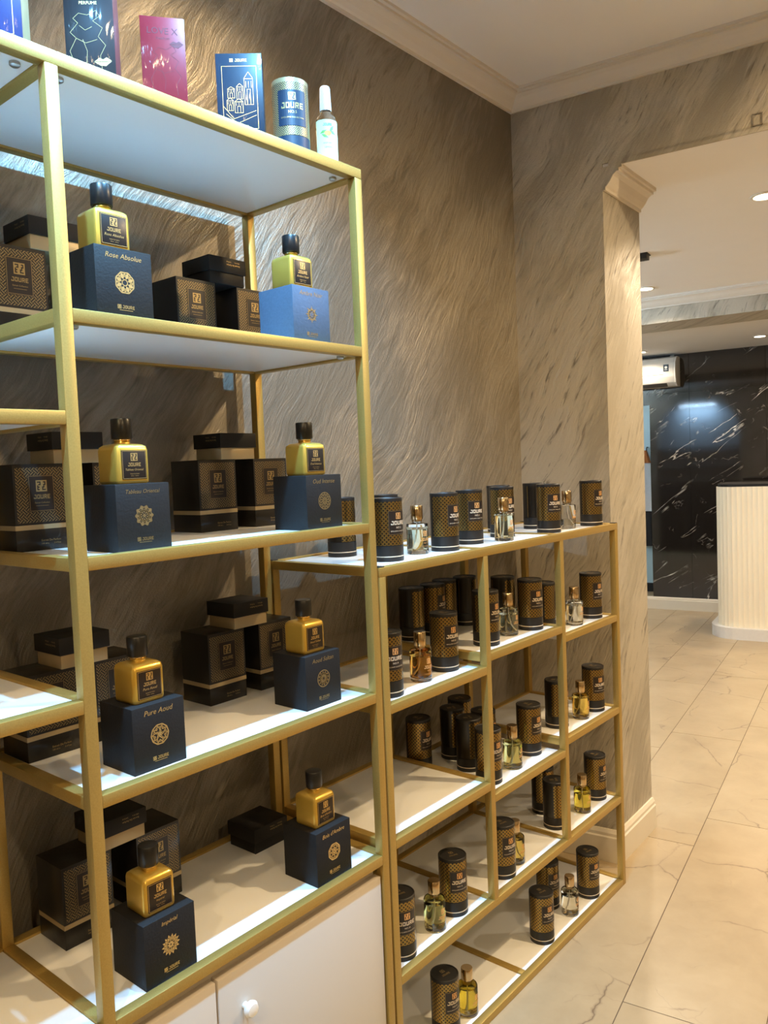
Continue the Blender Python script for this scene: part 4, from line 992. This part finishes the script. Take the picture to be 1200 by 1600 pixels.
def aircon():
    t = thing('air_conditioner', 'white split air conditioner on the wall above the doorway', 'air conditioner', (*bp(MU-0.002, Vm(7.19, 2.56)), 2.005), BA)
    prof = [(0.0, 0.0), (-0.12, 0.0), (-0.17, 0.03), (-0.195, 0.08), (-0.20, 0.15), (-0.19, 0.20), (-0.15, 0.245), (-0.10, 0.26), (0.0, 0.26)]
    def ext(pr, a, b_):
        n = len(pr); vs = [(x, a, z) for x, z in pr]+[(x, b_, z) for x, z in pr]
        return MB().add(vs, [tuple(range(n)), tuple(range(2*n-1, n-1, -1))]+[(i, (i+1) % n, n+(i+1) % n, n+i) for i in range(n)])
    obj('body', ext(prof, 0.016, 0.80).mesh('body', 'white_plastic', bevel=0.004), t)
    obj('end_cap', ext([(x*1.0, z) for x, z in prof], 0.0, 0.0155).mesh('end_cap', 'white_plastic', bevel=0.003), t)
    obj('front_seam', MB().box(-0.199, -0.197, 0.10, 0.80, 0.100, 0.103).mesh('front_seam', 'slot'), t)
    obj('louvre', ext([(-0.125, -0.001), (-0.168, 0.026), (-0.165, 0.028), (-0.122, 0.002)], 0.08, 0.78).mesh('louvre', 'slot'), t)
    for k in range(4):
        for r_ in range(2):
            x = -0.055-0.05*r_
            obj('grille_slot', MB().box(x-0.016, x+0.016, 0.12+0.16*k, 0.25+0.16*k, 0.2595, 0.2612).mesh('grille_slot', 'slot'), t)
    b_ = obj('badge', MB().box(-0.2015, -0.199, 0.055, 0.10, 0.125, 0.185).mesh('badge', 'tube_blue'), t)
    obj('badge_mark', G2().poly([(0.012*math.cos(k*0.5236), 0.012*math.sin(k*0.5236)) for k in range(12)]).rect(-0.012, -0.022, 0.012, -0.018).flat('badge_mark', 'white_sticker', (-0.2015, 0.0775, 0.16), (0, -1, 0), UZ), b_)
aircon()
cf = thing('ceiling_bracket', 'small black box fixture on the ceiling beside the pier', 'ceiling fixture', (*bp(Vector((3.74, 1.50)).dot(E1)+0.03, Vm(3.74, 1.50)+0.05), R2Z), BA)
obj('housing', MB().box(-0.03, 0.03, -0.07, 0.07, -0.026, 0).mesh('housing', 'black_metal', bevel=0.002), cf)
obj('cover_plate', MB().box(-0.036, 0.036, -0.076, 0.076, -0.004, 0).mesh('cover_plate', 'black_metal', bevel=0.001), cf)
# coat, scarf and bag hanging in the passage
px_, py_ = bp(MU+0.90, 2.0)
hk = thing('coat_hook', 'dark hook on the pale blue passage wall', 'hook', (px_, py_, 1.46), BA)
obj('hook', MB().tube([(0.05, 0, 0.03), (0.0, 0, 0.03), (-0.015, 0, 0.0), (-0.01, 0, 0.02)], 0.006).mesh('hook', 'black_metal'), hk)
def drape(name, label, cat, z0, z1, w0, w1, dep, mat, y=0.0):
    t = thing(name, label, cat, (px_, py_+y, z0), BA)
    rings = []; n = 24
    for i in range(9):
        k = i/8; ww = w0+(w1-w0)*k; z = (z1-z0)*k
        rings.append([((dep*(0.9-0.3*k))*math.cos(2*math.pi*j/n)*(1+0.18*math.sin(5*2*math.pi*j/n+k*2)), ww*math.sin(2*math.pi*j/n)*(1+0.08*math.sin(4*2*math.pi*j/n+k*3)), z) for j in range(n)])
    obj(cat, loft(rings).mesh(cat, mat), t)
drape('hanging_scarf', 'orange scarf hanging in the pale blue passage', 'scarf', 1.33, 1.46, 0.05, 0.015, 0.03, 'orange', 0.015)
drape('hanging_coat', 'white coat hanging in the pale blue passage', 'coat', 0.84, 1.325, 0.10, 0.06, 0.04, 'white_cloth', 0.0)
drape('hanging_bag', 'black bag hanging below the white coat', 'bag', 0.48, 0.835, 0.06, 0.075, 0.035, 'black_card', 0.01)
